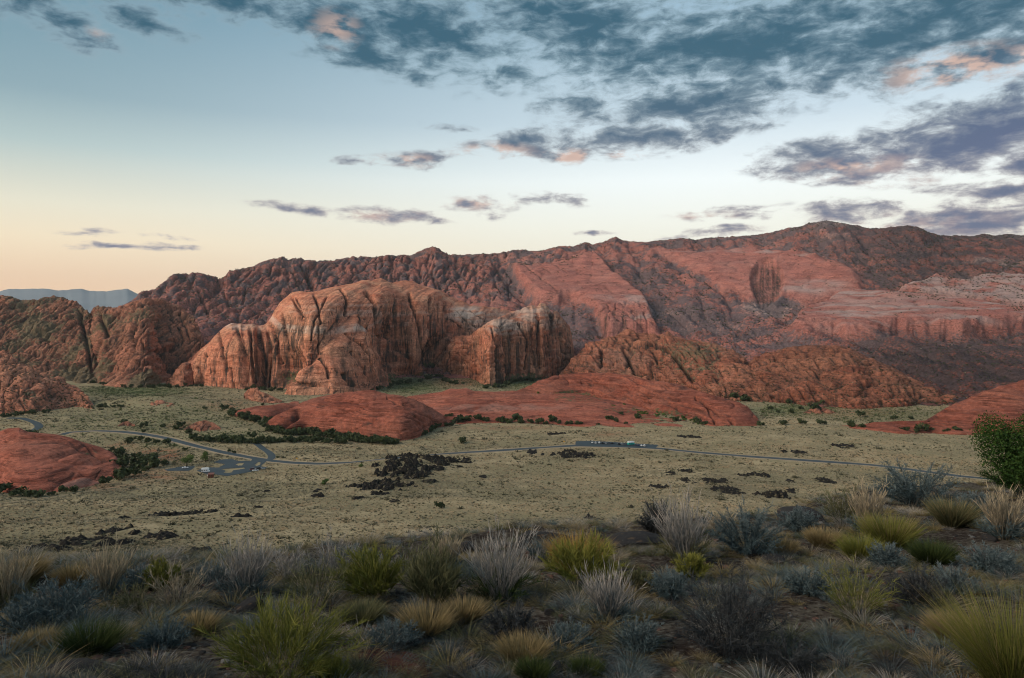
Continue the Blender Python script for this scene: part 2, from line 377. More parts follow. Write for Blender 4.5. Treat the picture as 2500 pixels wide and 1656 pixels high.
# ------------------------------------------------------------------ lofted rock sheets
class Ctx: pass
def crack_field(c, cracks):
    disp = np.zeros_like(c.X); mask = np.zeros_like(c.X)
    for pts, w, dep in cracks:
        xs = [p[0] for p in pts]; ys = [p[1] for p in pts]
        sel = (c.px > min(xs) - 4 * w) & (c.px < max(xs) + 4 * w) & (c.py > min(ys) - 4 * w) & (c.py < max(ys) + 4 * w)
        if not sel.any(): continue
        wob = 1.6 * pn(c.py[sel] / 9.0, w * 3.1 + xs[0], 0.5)
        d = seg_dist(c.px[sel] + wob, c.py[sel], pts)
        k = np.exp(-(d / w) ** 2)
        disp[sel] -= dep * k; mask[sel] = np.maximum(mask[sel], k)
    return disp, mask
def loft(name, px, curves, rows, relief, paint, mat, backrows=14):
    """curves: list of (py array, Y array) from foot to crest, then the back slope as (None, Y, z)"""
    K = len(curves); n = len(px)
    Yc = []; Zc = []
    for cv in curves:
        if cv[0] is None: Yc.append(cv[1]); Zc.append(cv[2])
        else: Yc.append(cv[1]); Zc.append(ZC + cv[1] * (HY - cv[0]) / F)
    Yc = np.array(Yc); Zc = np.array(Zc)
    seg = np.sqrt(np.diff(Yc, axis=0) ** 2 + np.diff(Zc, axis=0) ** 2).mean(1)
    # screen-relevant share of rows for the front, few for the back
    front = [i for i in range(K - 1) if curves[i + 1][0] is not None]
    w = np.zeros(K - 1)
    for i in front: w[i] = max(8, np.abs(curves[i][0] - curves[i + 1][0]).mean() + 0.04 * seg[i])
    wf = w / w.sum() * rows
    ts = []
    for i in range(K - 1):
        m = max(3, int(round(wf[i]))) if i in front else backrows
        ts.append(i + np.arange(m) / m)
    ts = np.concatenate(ts + [[K - 1.0]])
    i0 = np.clip(np.floor(ts).astype(int), 0, K - 2); f = (ts - i0)[:, None]
    def cr(A):
        p1 = A[i0]; p2 = A[i0 + 1]; p0 = A[np.maximum(i0 - 1, 0)]; p3 = A[np.minimum(i0 + 2, K - 1)]
        # keep it tight so it does not overshoot
        m1 = (p2 - p0) * 0.5; m2 = (p3 - p1) * 0.5; dd = p2 - p1
        lim = 1.6 * np.abs(dd) + 1e-6
        m1 = np.clip(m1, -lim, lim); m2 = np.clip(m2, -lim, lim)
        f2 = f * f; f3 = f2 * f
        return (2 * f3 - 3 * f2 + 1) * p1 + (f3 - 2 * f2 + f) * m1 + (-2 * f3 + 3 * f2) * p2 + (f3 - f2) * m2
    Y = cr(Yc); Z = cr(Zc)
    X = Y * (px[None, :] - CX) / F
    c = Ctx(); c.X, c.Y, c.Z = X, Y, Z
    c.px = np.broadcast_to(px[None, :], X.shape).astype(np.float32); c.py = (HY - (Z - ZC) * F / Y).astype(np.float32)
    c.t = np.broadcast_to(ts[:, None] / max(1, (len(front))), X.shape)
    P = np.stack([X, Y, Z], -1)
    du = np.gradient(P, axis=1); dv = np.gradient(P, axis=0)
    N = np.cross(du, dv); N /= np.linalg.norm(N, axis=-1, keepdims=True) + 1e-9
    flip = (N[..., 2] * 0.6 - N[..., 1]) < 0
    # orientation is constant over the sheet
    if flip.mean() > 0.5: N = -N
    N[..., 2] *= sstep(c.t, 0.0, 0.22); N[..., 2] = np.maximum(N[..., 2], 0); N /= np.linalg.norm(N, axis=-1, keepdims=True) + 1e-9
    c.N = N
    d, extra = relief(c)
    P = P + N * d[..., None]
    m4 = paint(c, extra)
    me = mesh_from(name, P.reshape(-1, 3), grid_faces(*X.shape), [mat])
    add_attr(me, 'm', np.stack([np.broadcast_to(a, X.shape) for a in m4], -1).reshape(-1, 4), 'FLOAT_COLOR')
    return obj(name, me), P
def smooth1(a, k):
    if k < 2: return a
    ker = np.hanning(k + 2)[1:-1]; ker /= ker.sum()
    return np.convolve(np.pad(a, k, mode='edge'), ker, 'same')[k:-k]
def floor_Y(px, py):
    xs = px[::6] if len(px) > 12 else px
    ys = np.interp(xs, px, py)
    Y = np.array([hit(float(a), float(b), 100.0)[1] for a, b in zip(xs, ys)])
    return smooth1(np.interp(px, xs, Y), 31)
def dome(name, top, base, depth, prof, rows, relief, paint, mat, dpx=1.8, Yb=None, back=None, sink=14.0, topsm=3, pxr=None):
    px0 = max(top[0][0], base[0][0]); px1 = min(top[-1][0], base[-1][0])
    if pxr: px0, px1 = pxr
    px = np.arange(px0, px1 + 0.01, dpx)
    tp = smooth1(poly_interp(top, px), topsm); bp = smooth1(poly_interp(base, px), 21)
    tp = np.minimum(tp, bp - 1.0)
    Y0 = floor_Y(px, bp) if Yb is None else poly_interp(Yb, px)
    h = bp - tp; D = depth * np.clip(h / max(1.0, np.percentile(h, 80)), 0.12, 1.3) ** 0.8
    zfoot = ZC + Y0 * (HY - bp) / F - sink
    curves = [(HY - (zfoot - ZC) * F / (Y0 - sink * 0.5), Y0 - sink * 0.5), (bp, Y0)]
    for a, b in prof: curves.append((lerp(bp, tp, a), Y0 + D * b))
    curves.append((tp, Y0 + D))
    bl = back if back else depth * 0.9
    bl = bl * np.clip(h / max(1.0, np.percentile(h, 80)), 0.15, 1.3)
    ztop = ZC + (Y0 + D) * (HY - tp) / F
    zb = np.minimum(ztop, zground(0, 900.0) * 0) - 8
    curves.append((None, Y0 + D + bl * 0.45, lerp(ztop, zb, 0.22))); curves.append((None, Y0 + D + bl, zb))
    return loft(name, px, curves, rows, relief, paint, mat)

# ---- relief ingredients (metres)
def joints(c, lam, amp, tall=7.0, sharp=0.10, slant=0.0, seed=0.0):
    a = c.X + slant * c.Z + 4 * pn(c.Z / 40.0, c.X / 60.0, seed)
    n = np.abs(pn(a / lam, c.Z / (lam * tall) + seed, c.Y / (lam * 4)))
    k = np.exp(-(n / sharp) ** 2)
    return -amp * k, k
def lumps(c, lam, amp, sq=0.7, seed=0.0, pw=0.5):
    n = np.abs(pn(c.X / lam + seed, c.Y / lam, c.Z / (lam * sq)))
    return amp * (np.clip(n, 0, 1) ** pw * (0.5 ** 0.5 / 0.5 ** pw) - 0.5), np.exp(-(n / 0.09) ** 2)
def beds(c, lam, amp, warp=0.25, dip=0.0, seed=0.0):
    zz = c.Z + dip * c.X + warp * lam * 3 * pn(c.X / (lam * 14), c.Y / (lam * 14), seed)
    n = pn(zz / lam, c.X / (lam * 20), c.Y / (lam * 20) + seed)
    return amp * n, n
# ------------------------------------------------------------------ rock colours (albedo)
RED1, RED2, RED3 = (0.45, 0.165, 0.105), (0.36, 0.122, 0.078), (0.44, 0.19, 0.125)
M_dome = rock_mat('sandstone_dome', (0.55, 0.225, 0.14), (0.43, 0.15, 0.09), (0.56, 0.285, 0.18), bed=0.13, jointk=0.85, bedline=0.55)
M_slick = rock_mat('sandstone_slickrock', (0.33, 0.108, 0.072), (0.215, 0.064, 0.042), (0.32, 0.122, 0.084), bed=0.42, bedmix=1.4, bump=0.5, bedline=0.75, grain=1.2)
M_lump = rock_mat('sandstone_knobs', (0.38, 0.15, 0.095), (0.27, 0.095, 0.062), (0.37, 0.17, 0.11), bed=0.22, bedmix=1.2, bump=0.8, veg=(0.10, 0.085, 0.055), jointk=0.5, bedline=0.6)
M_mtn = rock_mat('mountain_rock', (0.42, 0.165, 0.132), (0.32, 0.125, 0.105), (0.39, 0.18, 0.15), white=(0.42, 0.36, 0.34), bed=0.05, veg=(0.098, 0.078, 0.084), bump=2.0, jointk=0.5, bedline=0.55, grain=0.4)
M_hill = rock_mat('hill_rock', (0.44, 0.185, 0.12), (0.34, 0.14, 0.092), (0.40, 0.20, 0.13), bed=0.12, veg=(0.115, 0.095, 0.06), bump=1.2, jointk=0.7, bedline=0.35)

# ------------------------------------------------------------------ ground
def ground_mat():
    m, t, bs = new_mat('valley_ground')
    co = t.n('ShaderNodeTexCoord').outputs['Object']
    at = t.n('ShaderNodeAttribute', attribute_name='m'); sp = t.n('ShaderNodeSeparateColor'); t.link(at.outputs['Color'], sp.inputs[0])
    fore = at.outputs['Alpha']
    big = t.noise(co, 0.014, 4.0, 0.55); mid = t.noise(co, 0.09, 5.0, 0.6); fine = t.noise(co, 0.7, 5.0, 0.65)
    c = t.mix(t.smooth(mid, 0.36, 0.62), (0.30, 0.245, 0.15, 1), (0.42, 0.345, 0.22, 1))
    c = t.mix(t.math('MULTIPLY', t.smooth(big, 0.42, 0.58), 0.75), c, (0.25, 0.22, 0.135, 1))
    c = t.mix(t.smooth(fine, 0.54, 0.70, 0.0, 0.5), c, (0.13, 0.12, 0.075, 1))
    c = t.mix(t.math('MULTIPLY', sp.outputs[0], t.smooth(mid, 0.3, 0.6), clamp=True), c, (0.12, 0.15, 0.07, 1))
    c = t.mix(t.math('MULTIPLY', sp.outputs[1], t.smooth(mid, 0.35, 0.6), clamp=True), c, (0.34, 0.15, 0.09, 1))
    c = t.mix(t.math('MULTIPLY', sp.outputs[2], t.smooth(fine, 0.25, 0.6), clamp=True), c, (0.06, 0.055, 0.04, 1))
    # hillside in front: reddish grit, litter; soil colour darkened as a painted vignette
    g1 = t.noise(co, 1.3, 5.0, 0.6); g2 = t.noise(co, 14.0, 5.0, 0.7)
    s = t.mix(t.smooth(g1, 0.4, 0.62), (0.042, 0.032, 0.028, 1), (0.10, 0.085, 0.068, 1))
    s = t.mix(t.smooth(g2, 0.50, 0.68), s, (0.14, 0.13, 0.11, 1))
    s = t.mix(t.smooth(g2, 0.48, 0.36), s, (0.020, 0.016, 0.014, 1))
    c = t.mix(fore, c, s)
    t.link(c, bs.inputs['Base Color'])
    bp = t.n('ShaderNodeBump'); bp.inputs['Strength'].default_value = 0.9; bp.inputs['Distance'].default_value = 0.9
    t.link(t.math('MULTIPLY', t.math('ADD', mid, fine), t.math('SUBTRACT', 1.0, fore)), bp.inputs['Height'])
    b2 = t.n('ShaderNodeBump'); b2.inputs['Strength'].default_value = 0.8; b2.inputs['Distance'].default_value = 0.04
    t.link(g2, b2.inputs['Height']); t.link(bp.outputs[0], b2.inputs['Normal']); t.link(b2.outputs[0], bs.inputs['Normal'])
    bs.inputs['Roughness'].default_value = 1.0; bs.inputs['Specular IOR Level'].default_value = 0.0
    return m
def build_ground():
    az = np.concatenate([np.linspace(-180, -60, 25)[:-1], np.linspace(-60, -38, 20)[:-1], np.degrees(np.arctan((np.arange(-180, 2681, 6.5) - CX) / F)), np.linspace(39.5, 60, 18), np.linspace(60, 180, 25)[1:]])
    r = np.concatenate([np.geomspace(0.5, 45, 190), np.geomspace(45, 220, 26)[1:], np.geomspace(220, 1500, 260)[1:], np.geomspace(1500, 9000, 24)[1:], [20000, 60000]])
    A, R = np.meshgrid(np.radians(az), r)
    x = R * np.sin(A); y = R * np.cos(A)
    z = zground(x, y)
    px = CX + F * x / np.maximum(y, 1e-3); py = HY - (z - ZC) * F / np.maximum(y, 1e-3)
    far = (y > 60)
    g = np.zeros_like(x); rd = np.zeros_like(x); dk = np.zeros_like(x)
    for cx, cyy, rx, ry, k in [(330, 955, 190, 18, 1.6), (300, 990, 170, 30, .5), (400, 1030, 330, 80, .55), (1000, 945, 140, 30, 1.4), (1260, 935, 170, 25, 1.2), (1950, 1000, 170, 20, 1.5), (2150, 1010, 200, 25, .9), (560, 1065, 220, 22, .7), (380, 1085, 120, 30, .6), (600, 1020, 120, 20, .7), (460, 1000, 130, 25, .5), (1900, 1120, 60, 12, .5)]:
        g = np.maximum(g, blob(px, py, cx, cyy, rx, ry) * k)
    for cx, cyy, rx, ry, k in [(390, 1112, 90, 26, 1.5), (370, 1160, 130, 22, 1.0), (250, 1190, 130, 14, .9), (640, 1010, 90, 26, 1.2), (560, 990, 90, 20, .8), (1490, 1060, 90, 10, .7), (300, 1090, 60, 16, .8), (1230, 1045, 200, 8, .7), (450, 1040, 60, 16, .9), (2080, 1005, 180, 24, .6), (1120, 935, 80, 22, 1.0)]:
        rd = np.maximum(rd, blob(px, py, cx, cyy, rx, ry) * k)
    for cx, cyy, rx, ry, k in [(250, 1340, 330, 50, 1.3), (980, 1170, 130, 60, .9), (1400, 1110, 90, 22, .8), (1760, 1190, 110, 40, .8), (450, 1370, 240, 50, 1.2), (1890, 1205, 60, 30, .8), (60, 1390, 200, 50, 1.2), (1500, 1275, 170, 20, .8)]:
        dk = np.maximum(dk, blob(px, py, cx, cyy, rx, ry) * k)
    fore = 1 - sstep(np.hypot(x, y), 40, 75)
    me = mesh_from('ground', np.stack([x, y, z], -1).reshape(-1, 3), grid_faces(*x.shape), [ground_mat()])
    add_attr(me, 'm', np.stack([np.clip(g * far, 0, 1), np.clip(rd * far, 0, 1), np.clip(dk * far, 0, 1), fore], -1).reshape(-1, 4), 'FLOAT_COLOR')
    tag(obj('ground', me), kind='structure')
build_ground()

# ------------------------------------------------------------------ far blue range
def build_far():
    top = [(-1600, 735), (-1200, 722), (-800, 728), (-400, 716), (-150, 712), (0, 714), (21, 709), (70, 709), (118, 708), (142, 712), (198, 710), (216, 714), (260, 715), (290, 711), (311, 709), (334, 720), (400, 738), (520, 752), (700, 760)]
    px = np.arange(-1600, 700, 4.0); tp = poly_interp(top, px) + 0.8 * fbm(px / 14, 0.3, 0, 3)
    n = len(px); o = np.ones(n)
    curves = [(o * 790, o * 7600), (lerp(tp, 780, 0.45), o * 9000), (tp, o * 10000), (None, o * 12000, o * 40)]
    def relief(c): return fbm(c.X / 560, c.Y / 560, c.Z / 300, 3) * 8 * np.clip(c.t * 1.4, 0, 1) * (c.t < 0.97), None
    def paint(c, e): return 0, 0, 0.25, 1.0
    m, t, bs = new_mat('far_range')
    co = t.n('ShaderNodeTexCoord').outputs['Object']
    t.link(t.mix(t.noise(co, 0.002, 5.0), (0.16, 0.21, 0.26, 1), (0.27, 0.31, 0.35, 1)), bs.inputs['Base Color'])  # haze fade painted into the pale blue base colour
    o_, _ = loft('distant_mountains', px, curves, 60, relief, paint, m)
    tag(o_, kind='structure')
build_far()

# ------------------------------------------------------------------ the long red mountain
RIDGE = [(200, 830), (250, 790), (300, 748), (328, 733), (343, 718), (382, 703), (408, 686), (424, 672), (444, 673), (473, 676), (485, 671), (503, 677), (530, 687), (547, 681), (561, 661), (606, 653), (648, 638), (677, 631), (689, 626), (703, 635), (715, 630), (760, 638), (807, 636), (860, 628), (940, 626), (1008, 622), (1035, 609), (1057, 602), (1073, 609), (1094, 623), (1162, 622), (1221, 618), (1256, 612), (1298, 614), (1330, 612), (1357, 603), (1401, 602), (1428, 591), (1446, 597), (1478, 589), (1502, 578), (1522, 588), (1573, 593), (1614, 587), (1661, 583), (1703, 585), (1732, 581), (1768, 582), (1836, 576), (1900, 564), (1960, 554), (2007, 544), (2034, 543), (2066, 547), (2111, 556), (2143, 557), (2217, 553), (2241, 558), (2276, 571), (2315, 577), (2377, 576), (2403, 572), (2427, 575), (2457, 571), (2500, 576), (2700, 570), (2800, 580), (2950, 592), (3150, 585), (3400, 610), (3700, 640), (4200, 720)]
SPUR = [(1238, 647), (1285, 652), (1318, 656), (1366, 650), (1407, 629), (1451, 614), (1466, 623), (1484, 647), (1502, 671), (1540, 691), (1564, 712), (1585, 733), (1596, 757), (1597, 780), (1611, 795), (1611, 830), (1475, 835), (1465, 800), (1440, 765), (1400, 748), (1366, 751), (1312, 745), (1289, 721), (1259, 692)]
SLOPE = [(1558, 606), (1620, 600), (1688, 606), (1800, 600), (1874, 604), (1948, 614), (1989, 621), (2046, 631), (2093, 653), (2110, 700), (2180, 722), (2060, 738), (1985, 752), (1935, 745), (1918, 739), (1845, 745), (1800, 728), (1760, 716), (1720, 680), (1660, 650), (1600, 625)]
WHITE = [(2173, 728), (2214, 694), (2255, 677), (2285, 669), (2309, 680), (2350, 686), (2392, 674), (2451, 668), (2500, 671), (2760, 650), (3000, 680), (3100, 740), (2900, 800), (2620, 790), (2500, 765), (2430, 752), (2362, 745), (2290, 735)]
BAND = [(1905, 822), (1912, 810), (1927, 801), (1954, 774), (1989, 754), (2037, 733), (2090, 717), (2173, 722), (2290, 733), (2362, 743), (2430, 752), (2500, 765), (2620, 785), (2900, 800), (3000, 830), (2620, 822), (2500, 816), (2420, 822), (2347, 830), (2270, 824), (2196, 822), (2110, 836), (2037, 836), (1960, 834)]
def build_mountain():
    px = np.concatenate([np.arange(200, 2561, 2.2), np.arange(2564, 4200, 7.0)]); n = len(px)
    ip = lambda pts: smooth1(np.interp(px, [p[0] for p in pts], [p[1] for p in pts]), 25)
    crest = poly_interp(RIDGE, px)
    Yc = ip([(200, 2300), (330, 2500), (700, 2950), (1200, 3200), (1800, 3200), (2050, 3000), (2700, 3000)])
    c0p = ip([(200, 935), (1000, 925), (1400, 920), (1650, 930), (1800, 960), (1950, 996), (2700, 1000)]); c0Y = ip([(200, 1380), (1000, 1480), (1400, 1520), (1650, 1400), (1800, 1180), (1950, 980), (2700, 960)])
    c1p = ip([(200, 870), (1000, 800), (1400, 850), (1600, 830), (1800, 862), (2000, 868), (2200, 848), (2700, 840)]); c1Y = ip([(200, 1700), (1000, 2050), (1400, 1780), (1600, 1850), (1800, 1600), (2000, 1500), (2200, 1500), (2700, 1550)])
    c2p = ip([(200, 850), (330, 790), (1000, 705), (1400, 720), (1700, 740), (2000, 745), (2200, 738), (2700, 735)]); c2Y = ip([(200, 1900), (330, 2150), (1000, 2600), (1400, 2480), (1700, 2250), (2000, 2250), (2200, 2150), (2700, 2200)])
    o = np.ones(n)
    zc = ZC + Yc * (HY - crest) / F
    curves = [(c0p, c0Y), (c1p, c1Y), (c2p, c2Y), (lerp(c2p, crest, 0.62), lerp(c2Y, Yc, 0.55)), (crest, Yc), (None, Yc + 350, zc - 60), (None, Yc + 1400, o * -10)]
    box = {}
    def relief(c):
        px_, py_ = c.px, c.py
        jit = 7 * fbm(px_ / 40, py_ / 40, 0.2, 3)
        def reg(poly, e=10):
            return sstep(poly_sd(px_ + jit, py_ + jit * 0.6, poly), -1.5, e)
        A = reg(SPUR, 16); B = reg(SLOPE, 22); W = reg(WHITE, 14); D = reg(BAND, 18)
        slick = np.maximum(np.maximum(A, B), np.maximum(W, D))
        rough = 1 - slick
        onback = sstep(c.t, 1.0, 1.02)
        nearcrest = sstep(c.t, 0.90, 1.0)
        # gullies running down slope, crags, blocks
        gul = 1 - np.abs(pn(c.X / 150 + 0.4 * pn(c.X / 300, c.Z / 200, 2.2), c.Y / 900, c.Z / 900)) * 2
        gul2 = np.abs(pn(c.X / 55 + pn(c.X / 90, c.Z / 80, 5.0) * 0.6, c.Y / 500, c.Z / 260 + 3))
        crag = fbm(c.X / 45, c.Y / 60, c.Z / 38, 4)
        d = rough * (-16 * gul + 16 * np.sqrt(gul2) + 9 * crag)
        l1, k1 = lumps(c, 26, 5, 2.2, 0.0, 0.9); l2, k2 = lumps(c, 10, 3.5, 1.4, 3.0, 0.9); l2 = l2 + 4.2 * fbm(c.X / 8, c.Y / 9, c.Z / 7, 2)
        cl = sstep(fbm(c.X / 260, c.Y / 500, c.Z / 200 + 9, 2), -0.25, 0.25)       # where crags stand out of the talus
        cl = np.maximum(cl, sstep(1180 - px_, 0, 160)) * rough
        d = d + cl * (0.7 * l1 + 0.8 * l2) + rough * (beds(c, 24, 6.0, 0.5, 0.03, 3.0)[0] + beds(c, 9, 3.0, 0.5, -0.04, 5.0)[0])
        j1, jk1 = joints(c, 30, 14, 5, 0.16); d = d + cl * j1 * (px_ < 1250)
        # big slickrock shoulders standing proud
        alc = sstep(blob(px_ + 3 * pn(py_ / 6, px_ / 9, 1), py_, 1872, 694, 46, 62), 0.05, 0.3)
        d = d - 22 * alc + 7 * alc * np.abs(pn(px_ / 7, py_ / 90, 2.0))
        d = d + A * 34 + B * 14 + W * 22 + D * 34
        b1, _ = beds(c, 16, 2.5, 0.5, 0.05); b2, _ = beds(c, 6, 1.0, 0.6, -0.08, 4.0)
        s1, sk = lumps(c, 70, 10, 0.5, 7.0)
        d = d + slick * (b1 + b2 + s1 * 0.8)
        d = d + D * (beds(c, 9, 3.2, 0.6, 0.02, 8.0)[0]) + W * (lumps(c, 16, 4.5, 0.6, 2.0)[0])
        cr = [([(750, 660), (760, 690), (772, 712)], 12, 55), ([(705, 650), (722, 680), (738, 706)], 6, 22), ([(1055, 660), (1060, 690), (1072, 715)], 6, 22), ([(1085, 650), (1090, 690)], 5, 15), ([(1210, 650), (1240, 700), (1300, 745)], 9, 20), ([(485, 715), (500, 745), (510, 765)], 7, 25), ([(545, 715), (556, 740)], 6, 20), ([(600, 700), (592, 735)], 5, 15), ([(1490, 655), (1530, 700), (1575, 735), (1600, 800)], 9, 18),
              ([(1275, 665), (1320, 700), (1362, 735)], 2.5, 8), ([(1300, 660), (1350, 690)], 2.2, 7), ([(1350, 665), (1385, 690)], 2, 6)]
        cr = [(a_, w_ * 0.6, d_ * 0.7) for a_, w_, d_ in cr]; jA, kA = joints(c, 17, 7, 9, 0.13, 0.0, 6.0); wA = np.maximum(A * sstep(py_, 752, 775), D * sstep(py_, 795, 815) * 0.5); d = d + jA * wA; cd, ck = crack_field(c, cr); d = d + cd; ck = np.maximum(ck, 0.7 * kA * wA); ck = ck * np.where(px_ > 1400, 0.55, 1.0) * (0.45 + 0.4 * sstep(pn(c.px / 4, c.py / 9, 6.0), -.3, .3))
        d = d * (1 - onback) * (1 - 0.72 * nearcrest) + onback * crag * 6
        d = d + nearcrest * (1 - onback) * 5 * fbm(c.X / 22, c.Y / 40, c.Z / 22, 3)
        box.update(alc=alc, A=A, B=B, W=W, D=D, slick=slick, ck=ck, k1=k1, k2=k2, jk=jk1, cl=cl, sk=sk, crag=crag, gul2=gul2)
        return d, box
    def paint(c, e):
        px_, py_ = c.px, c.py
        wn = fbm(px_ / 60, py_ / 14, 0.7, 4)
        pale = e['W'] * 0.60 * sstep(wn, -0.6, 0.1)
        yb = np.interp(px_, [1400, 1480, 1560, 1620], [752, 752, 752, 760]) + 3 * pn(px_ / 30, 0, 0)
        pale = np.maximum(pale, e['A'] * 0.55 * np.exp(-((py_ - yb) / 6.0) ** 2) * sstep(px_, 1420, 1530) * sstep(wn, -0.5, 0.3))
        for cx, cyy, rx, ry, k in [(1750, 618, 130, 9, .5), (1850, 620, 60, 9, .6), (1990, 628, 60, 6, .55), (2000, 710, 90, 22, .45), (1880, 755, 100, 28, .7), (1985, 715, 110, 12, .5), (2060, 760, 120, 22, .35), (2200, 770, 170, 30, .30), (2110, 800, 90, 8, .6), (2060, 790, 90, 7, .5), (2420, 640, 120, 14, .75), (2040, 550, 80, 14, .75), (2040, 570, 70, 22, .35), (1700, 790, 130, 30, .35), (1600, 760, 120, 14, .5), (1280, 640, 50, 30, .25), (2300, 695, 130, 40, .5), (2480, 578, 90, 10, .6), (2310, 835, 60, 6, .5), (1570, 800, 60, 8, .5)]:
            pale = np.maximum(pale, np.clip(blob(px_, py_, cx, cyy, rx, ry) * 2.2, 0, 1) * k * sstep(wn, -0.7, 0.3))
        bandn = pn(c.Z / 7.0 + 2 * pn(c.X / 220, c.Y / 300, 1.0), c.X / 300, 2.0)
        pale = np.maximum(pale, e['D'] * 0.60 * sstep(bandn, 0.0, 0.4) * sstep(py_, 838, 800))
        dark = np.clip(0.95 * e['ck'] + 0.5 * e['slick'] * e['sk'] * 0.6 + e['cl'] * (0.45 * e['k1'] + 0.35 * e['k2'] + 0.4 * e['jk'] * (px_ < 1250)), 0, 1)
        for cx, cyy, rx, ry, k in [(1865, 690, 40, 70, .9), (1890, 690, 26, 70, 1.0), (1520, 805, 110, 34, .9)]:
            dark = np.maximum(dark, np.clip(blob(px_, py_, cx, cyy, rx, ry) * 1.6, 0, 1) * k * sstep(pn(px_ / 7, py_ / 80, 3.3), -0.2, 0.3))
        dark = np.maximum(dark, e['alc'] * (0.45 + 0.5 * sstep(pn(px_ / 5, py_ / 70, 7.0), -0.3, 0.2)))
        rough = 1 - e['slick']
        veg = rough * (0.30 + 0.30 * sstep(e['crag'], 0.2, -0.4))
        veg += rough * 0.10 * sstep(px_, 1500, 1800) + 0.12 * np.exp(-((py_ - np.interp(px_, *zip(*RIDGE))) / 14.0) ** 2)
        veg += 0.10 * e['W'] + 0.03 * e['slick']
        for cx, cyy, rx, ry, k in [(1900, 745, 60, 22, .45), (1390, 800, 110, 70, .25), (1550, 690, 110, 60, .18), (1250, 690, 60, 60, .2), (1640, 760, 110, 60, .15), (2300, 880, 330, 80, .14), (1740, 790, 130, 50, .12), (2150, 600, 200, 40, .08), (500, 640, 100, 30, .1)]:
            veg = veg + k * np.clip(blob(px_, py_, cx, cyy, rx, ry) * 1.8, 0, 1)
        veg = np.where(e['slick'] > 0.5, np.minimum(veg, 0.22 + 0.3 * (np.clip(blob(px_, py_, 1900, 745, 60, 22), 0, 1) > 0.1)), veg)
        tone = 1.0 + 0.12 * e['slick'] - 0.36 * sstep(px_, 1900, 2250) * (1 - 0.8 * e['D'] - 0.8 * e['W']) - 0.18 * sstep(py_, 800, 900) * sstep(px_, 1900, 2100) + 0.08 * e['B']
        return pale, dark, veg, tone
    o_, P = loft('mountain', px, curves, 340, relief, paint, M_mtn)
    tag(o_, kind='structure')
    return P
MTN_P = build_mountain()
# ------------------------------------------------------------------ nearer hills and sandstone domes
def std_paint(pale=(), dark=(), veg=(), tone=1.0, vegbase=0.0, darkk=1.0, lines=()):
    def paint(c, e):
        px_, py_ = c.px, c.py
        wn = fbm(px_ / 40, py_ / 10, 0.7, 4)
        P = np.zeros_like(px_); Dk = np.clip(e['k'] * darkk, 0, 1); V = np.full_like(px_, vegbase)
        for pts, half, k in lines:                     # pale beds that follow a line
            P = np.maximum(P, (0.55 + 0.45 * sstep(pn(px_ / 6.0, py_ / 40.0, 1.5), -0.3, 0.3)) * k * sstep(np.abs(py_ - np.interp(px_, [p[0] for p in pts], [p[1] for p in pts]) + 2.5 * wn), half * 1.25, half * 0.55) * (px_ > pts[0][0]) * (px_ < pts[-1][0]) * sstep(wn, -0.75, -0.2))
        for cx, cyy, rx, ry, k in pale: P = np.maximum(P, np.clip(blob(px_, py_, cx, cyy, rx, ry) * 2.2, 0, 1) * k * sstep(wn, -0.7, 0.2))
        sn = pn(px_ / 8.0, py_ / 120.0, 4.4) + 0.6 * pn(px_ / 3.5, py_ / 60.0, 8.4)
        for cx, cyy, rx, ry, k in dark: Dk = np.maximum(Dk, np.clip(blob(px_, py_, cx, cyy, rx, ry) * 2.0, 0, 1) * k * sstep(sn, -0.45, 0.25))
        for cx, cyy, rx, ry, k in veg: V = V + np.clip(blob(px_, py_, cx, cyy, rx, ry) * 1.8, 0, 1) * k
        V = V + e.get('v', 0)
        return P, Dk, V, tone
    return paint

# left hills behind the valley
def relief_hill(c):
    l1, k1 = lumps(c, 30, 6, 4.0, 0.0, 0.9); l2, k2 = lumps(c, 11, 2.2, 2.4, 4.0, 0.9); l2 = l2 + 1.8 * fbm(c.X / 6, c.Y / 8, c.Z / 6, 2)
    j, jk = joints(c, 20, 9, 9, 0.15, -0.3); j2, jk2 = joints(c, 8, 4, 8, 0.17, -0.3, 3.0)
    b, _ = beds(c, 11, 3.0); b = b + beds(c, 4.5, 1.3, 0.5, 0.05, 4.0)[0]
    w = sstep(c.t, 0.12, 0.4) * (1 - 0.6 * sstep(c.t, 0.93, 1.0))
    fl = sstep(fbm(c.X / 90, c.Y / 140, c.Z / 90, 3), 0.1, -0.35)
    d = w * (l1 + l2 + j + j2 + b) + 7 * fbm(c.X / 60, c.Y / 80, c.Z / 60, 3) - w * 9 * np.abs(pn(c.X / 70, c.Y / 300, c.Z / 250 + 5)) + sstep(c.t, .9, 1.0) * 2.5 * fbm(c.X / 12, c.Y / 20, c.Z / 12, 2)
    cd, ck = crack_field(c, HILL_CRACKS)
    return d + cd, dict(k=np.clip(0.45 * k1 + 0.4 * k2 + 0.6 * jk + 0.35 * jk2 + ck, 0, 1) * w, v=0.26 * fl + 0.16 * sstep(0.3 - c.t, 0, .3))
HILL_CRACKS = [([(190, 745), (200, 790), (215, 850), (225, 890)], 5, 16), ([(235, 760), (250, 790), (258, 815)], 6, 22), ([(215, 870), (224, 900)], 4, 14), ([(395, 785), (400, 830), (415, 880), (432, 915)], 5, 18), ([(345, 830), (358, 880), (365, 905)], 3, 10), ([(365, 810), (375, 860)], 3, 10), ([(490, 775), (500, 800), (508, 830)], 7, 26), ([(425, 895), (432, 915)], 6, 16), ([(315, 800), (320, 840)], 3, 8), ([(440, 760), (462, 820)], 2.5, 7), ([(420, 750), (445, 820)], 2.5, 7), ([(400, 745), (425, 810)], 2.5, 6)]
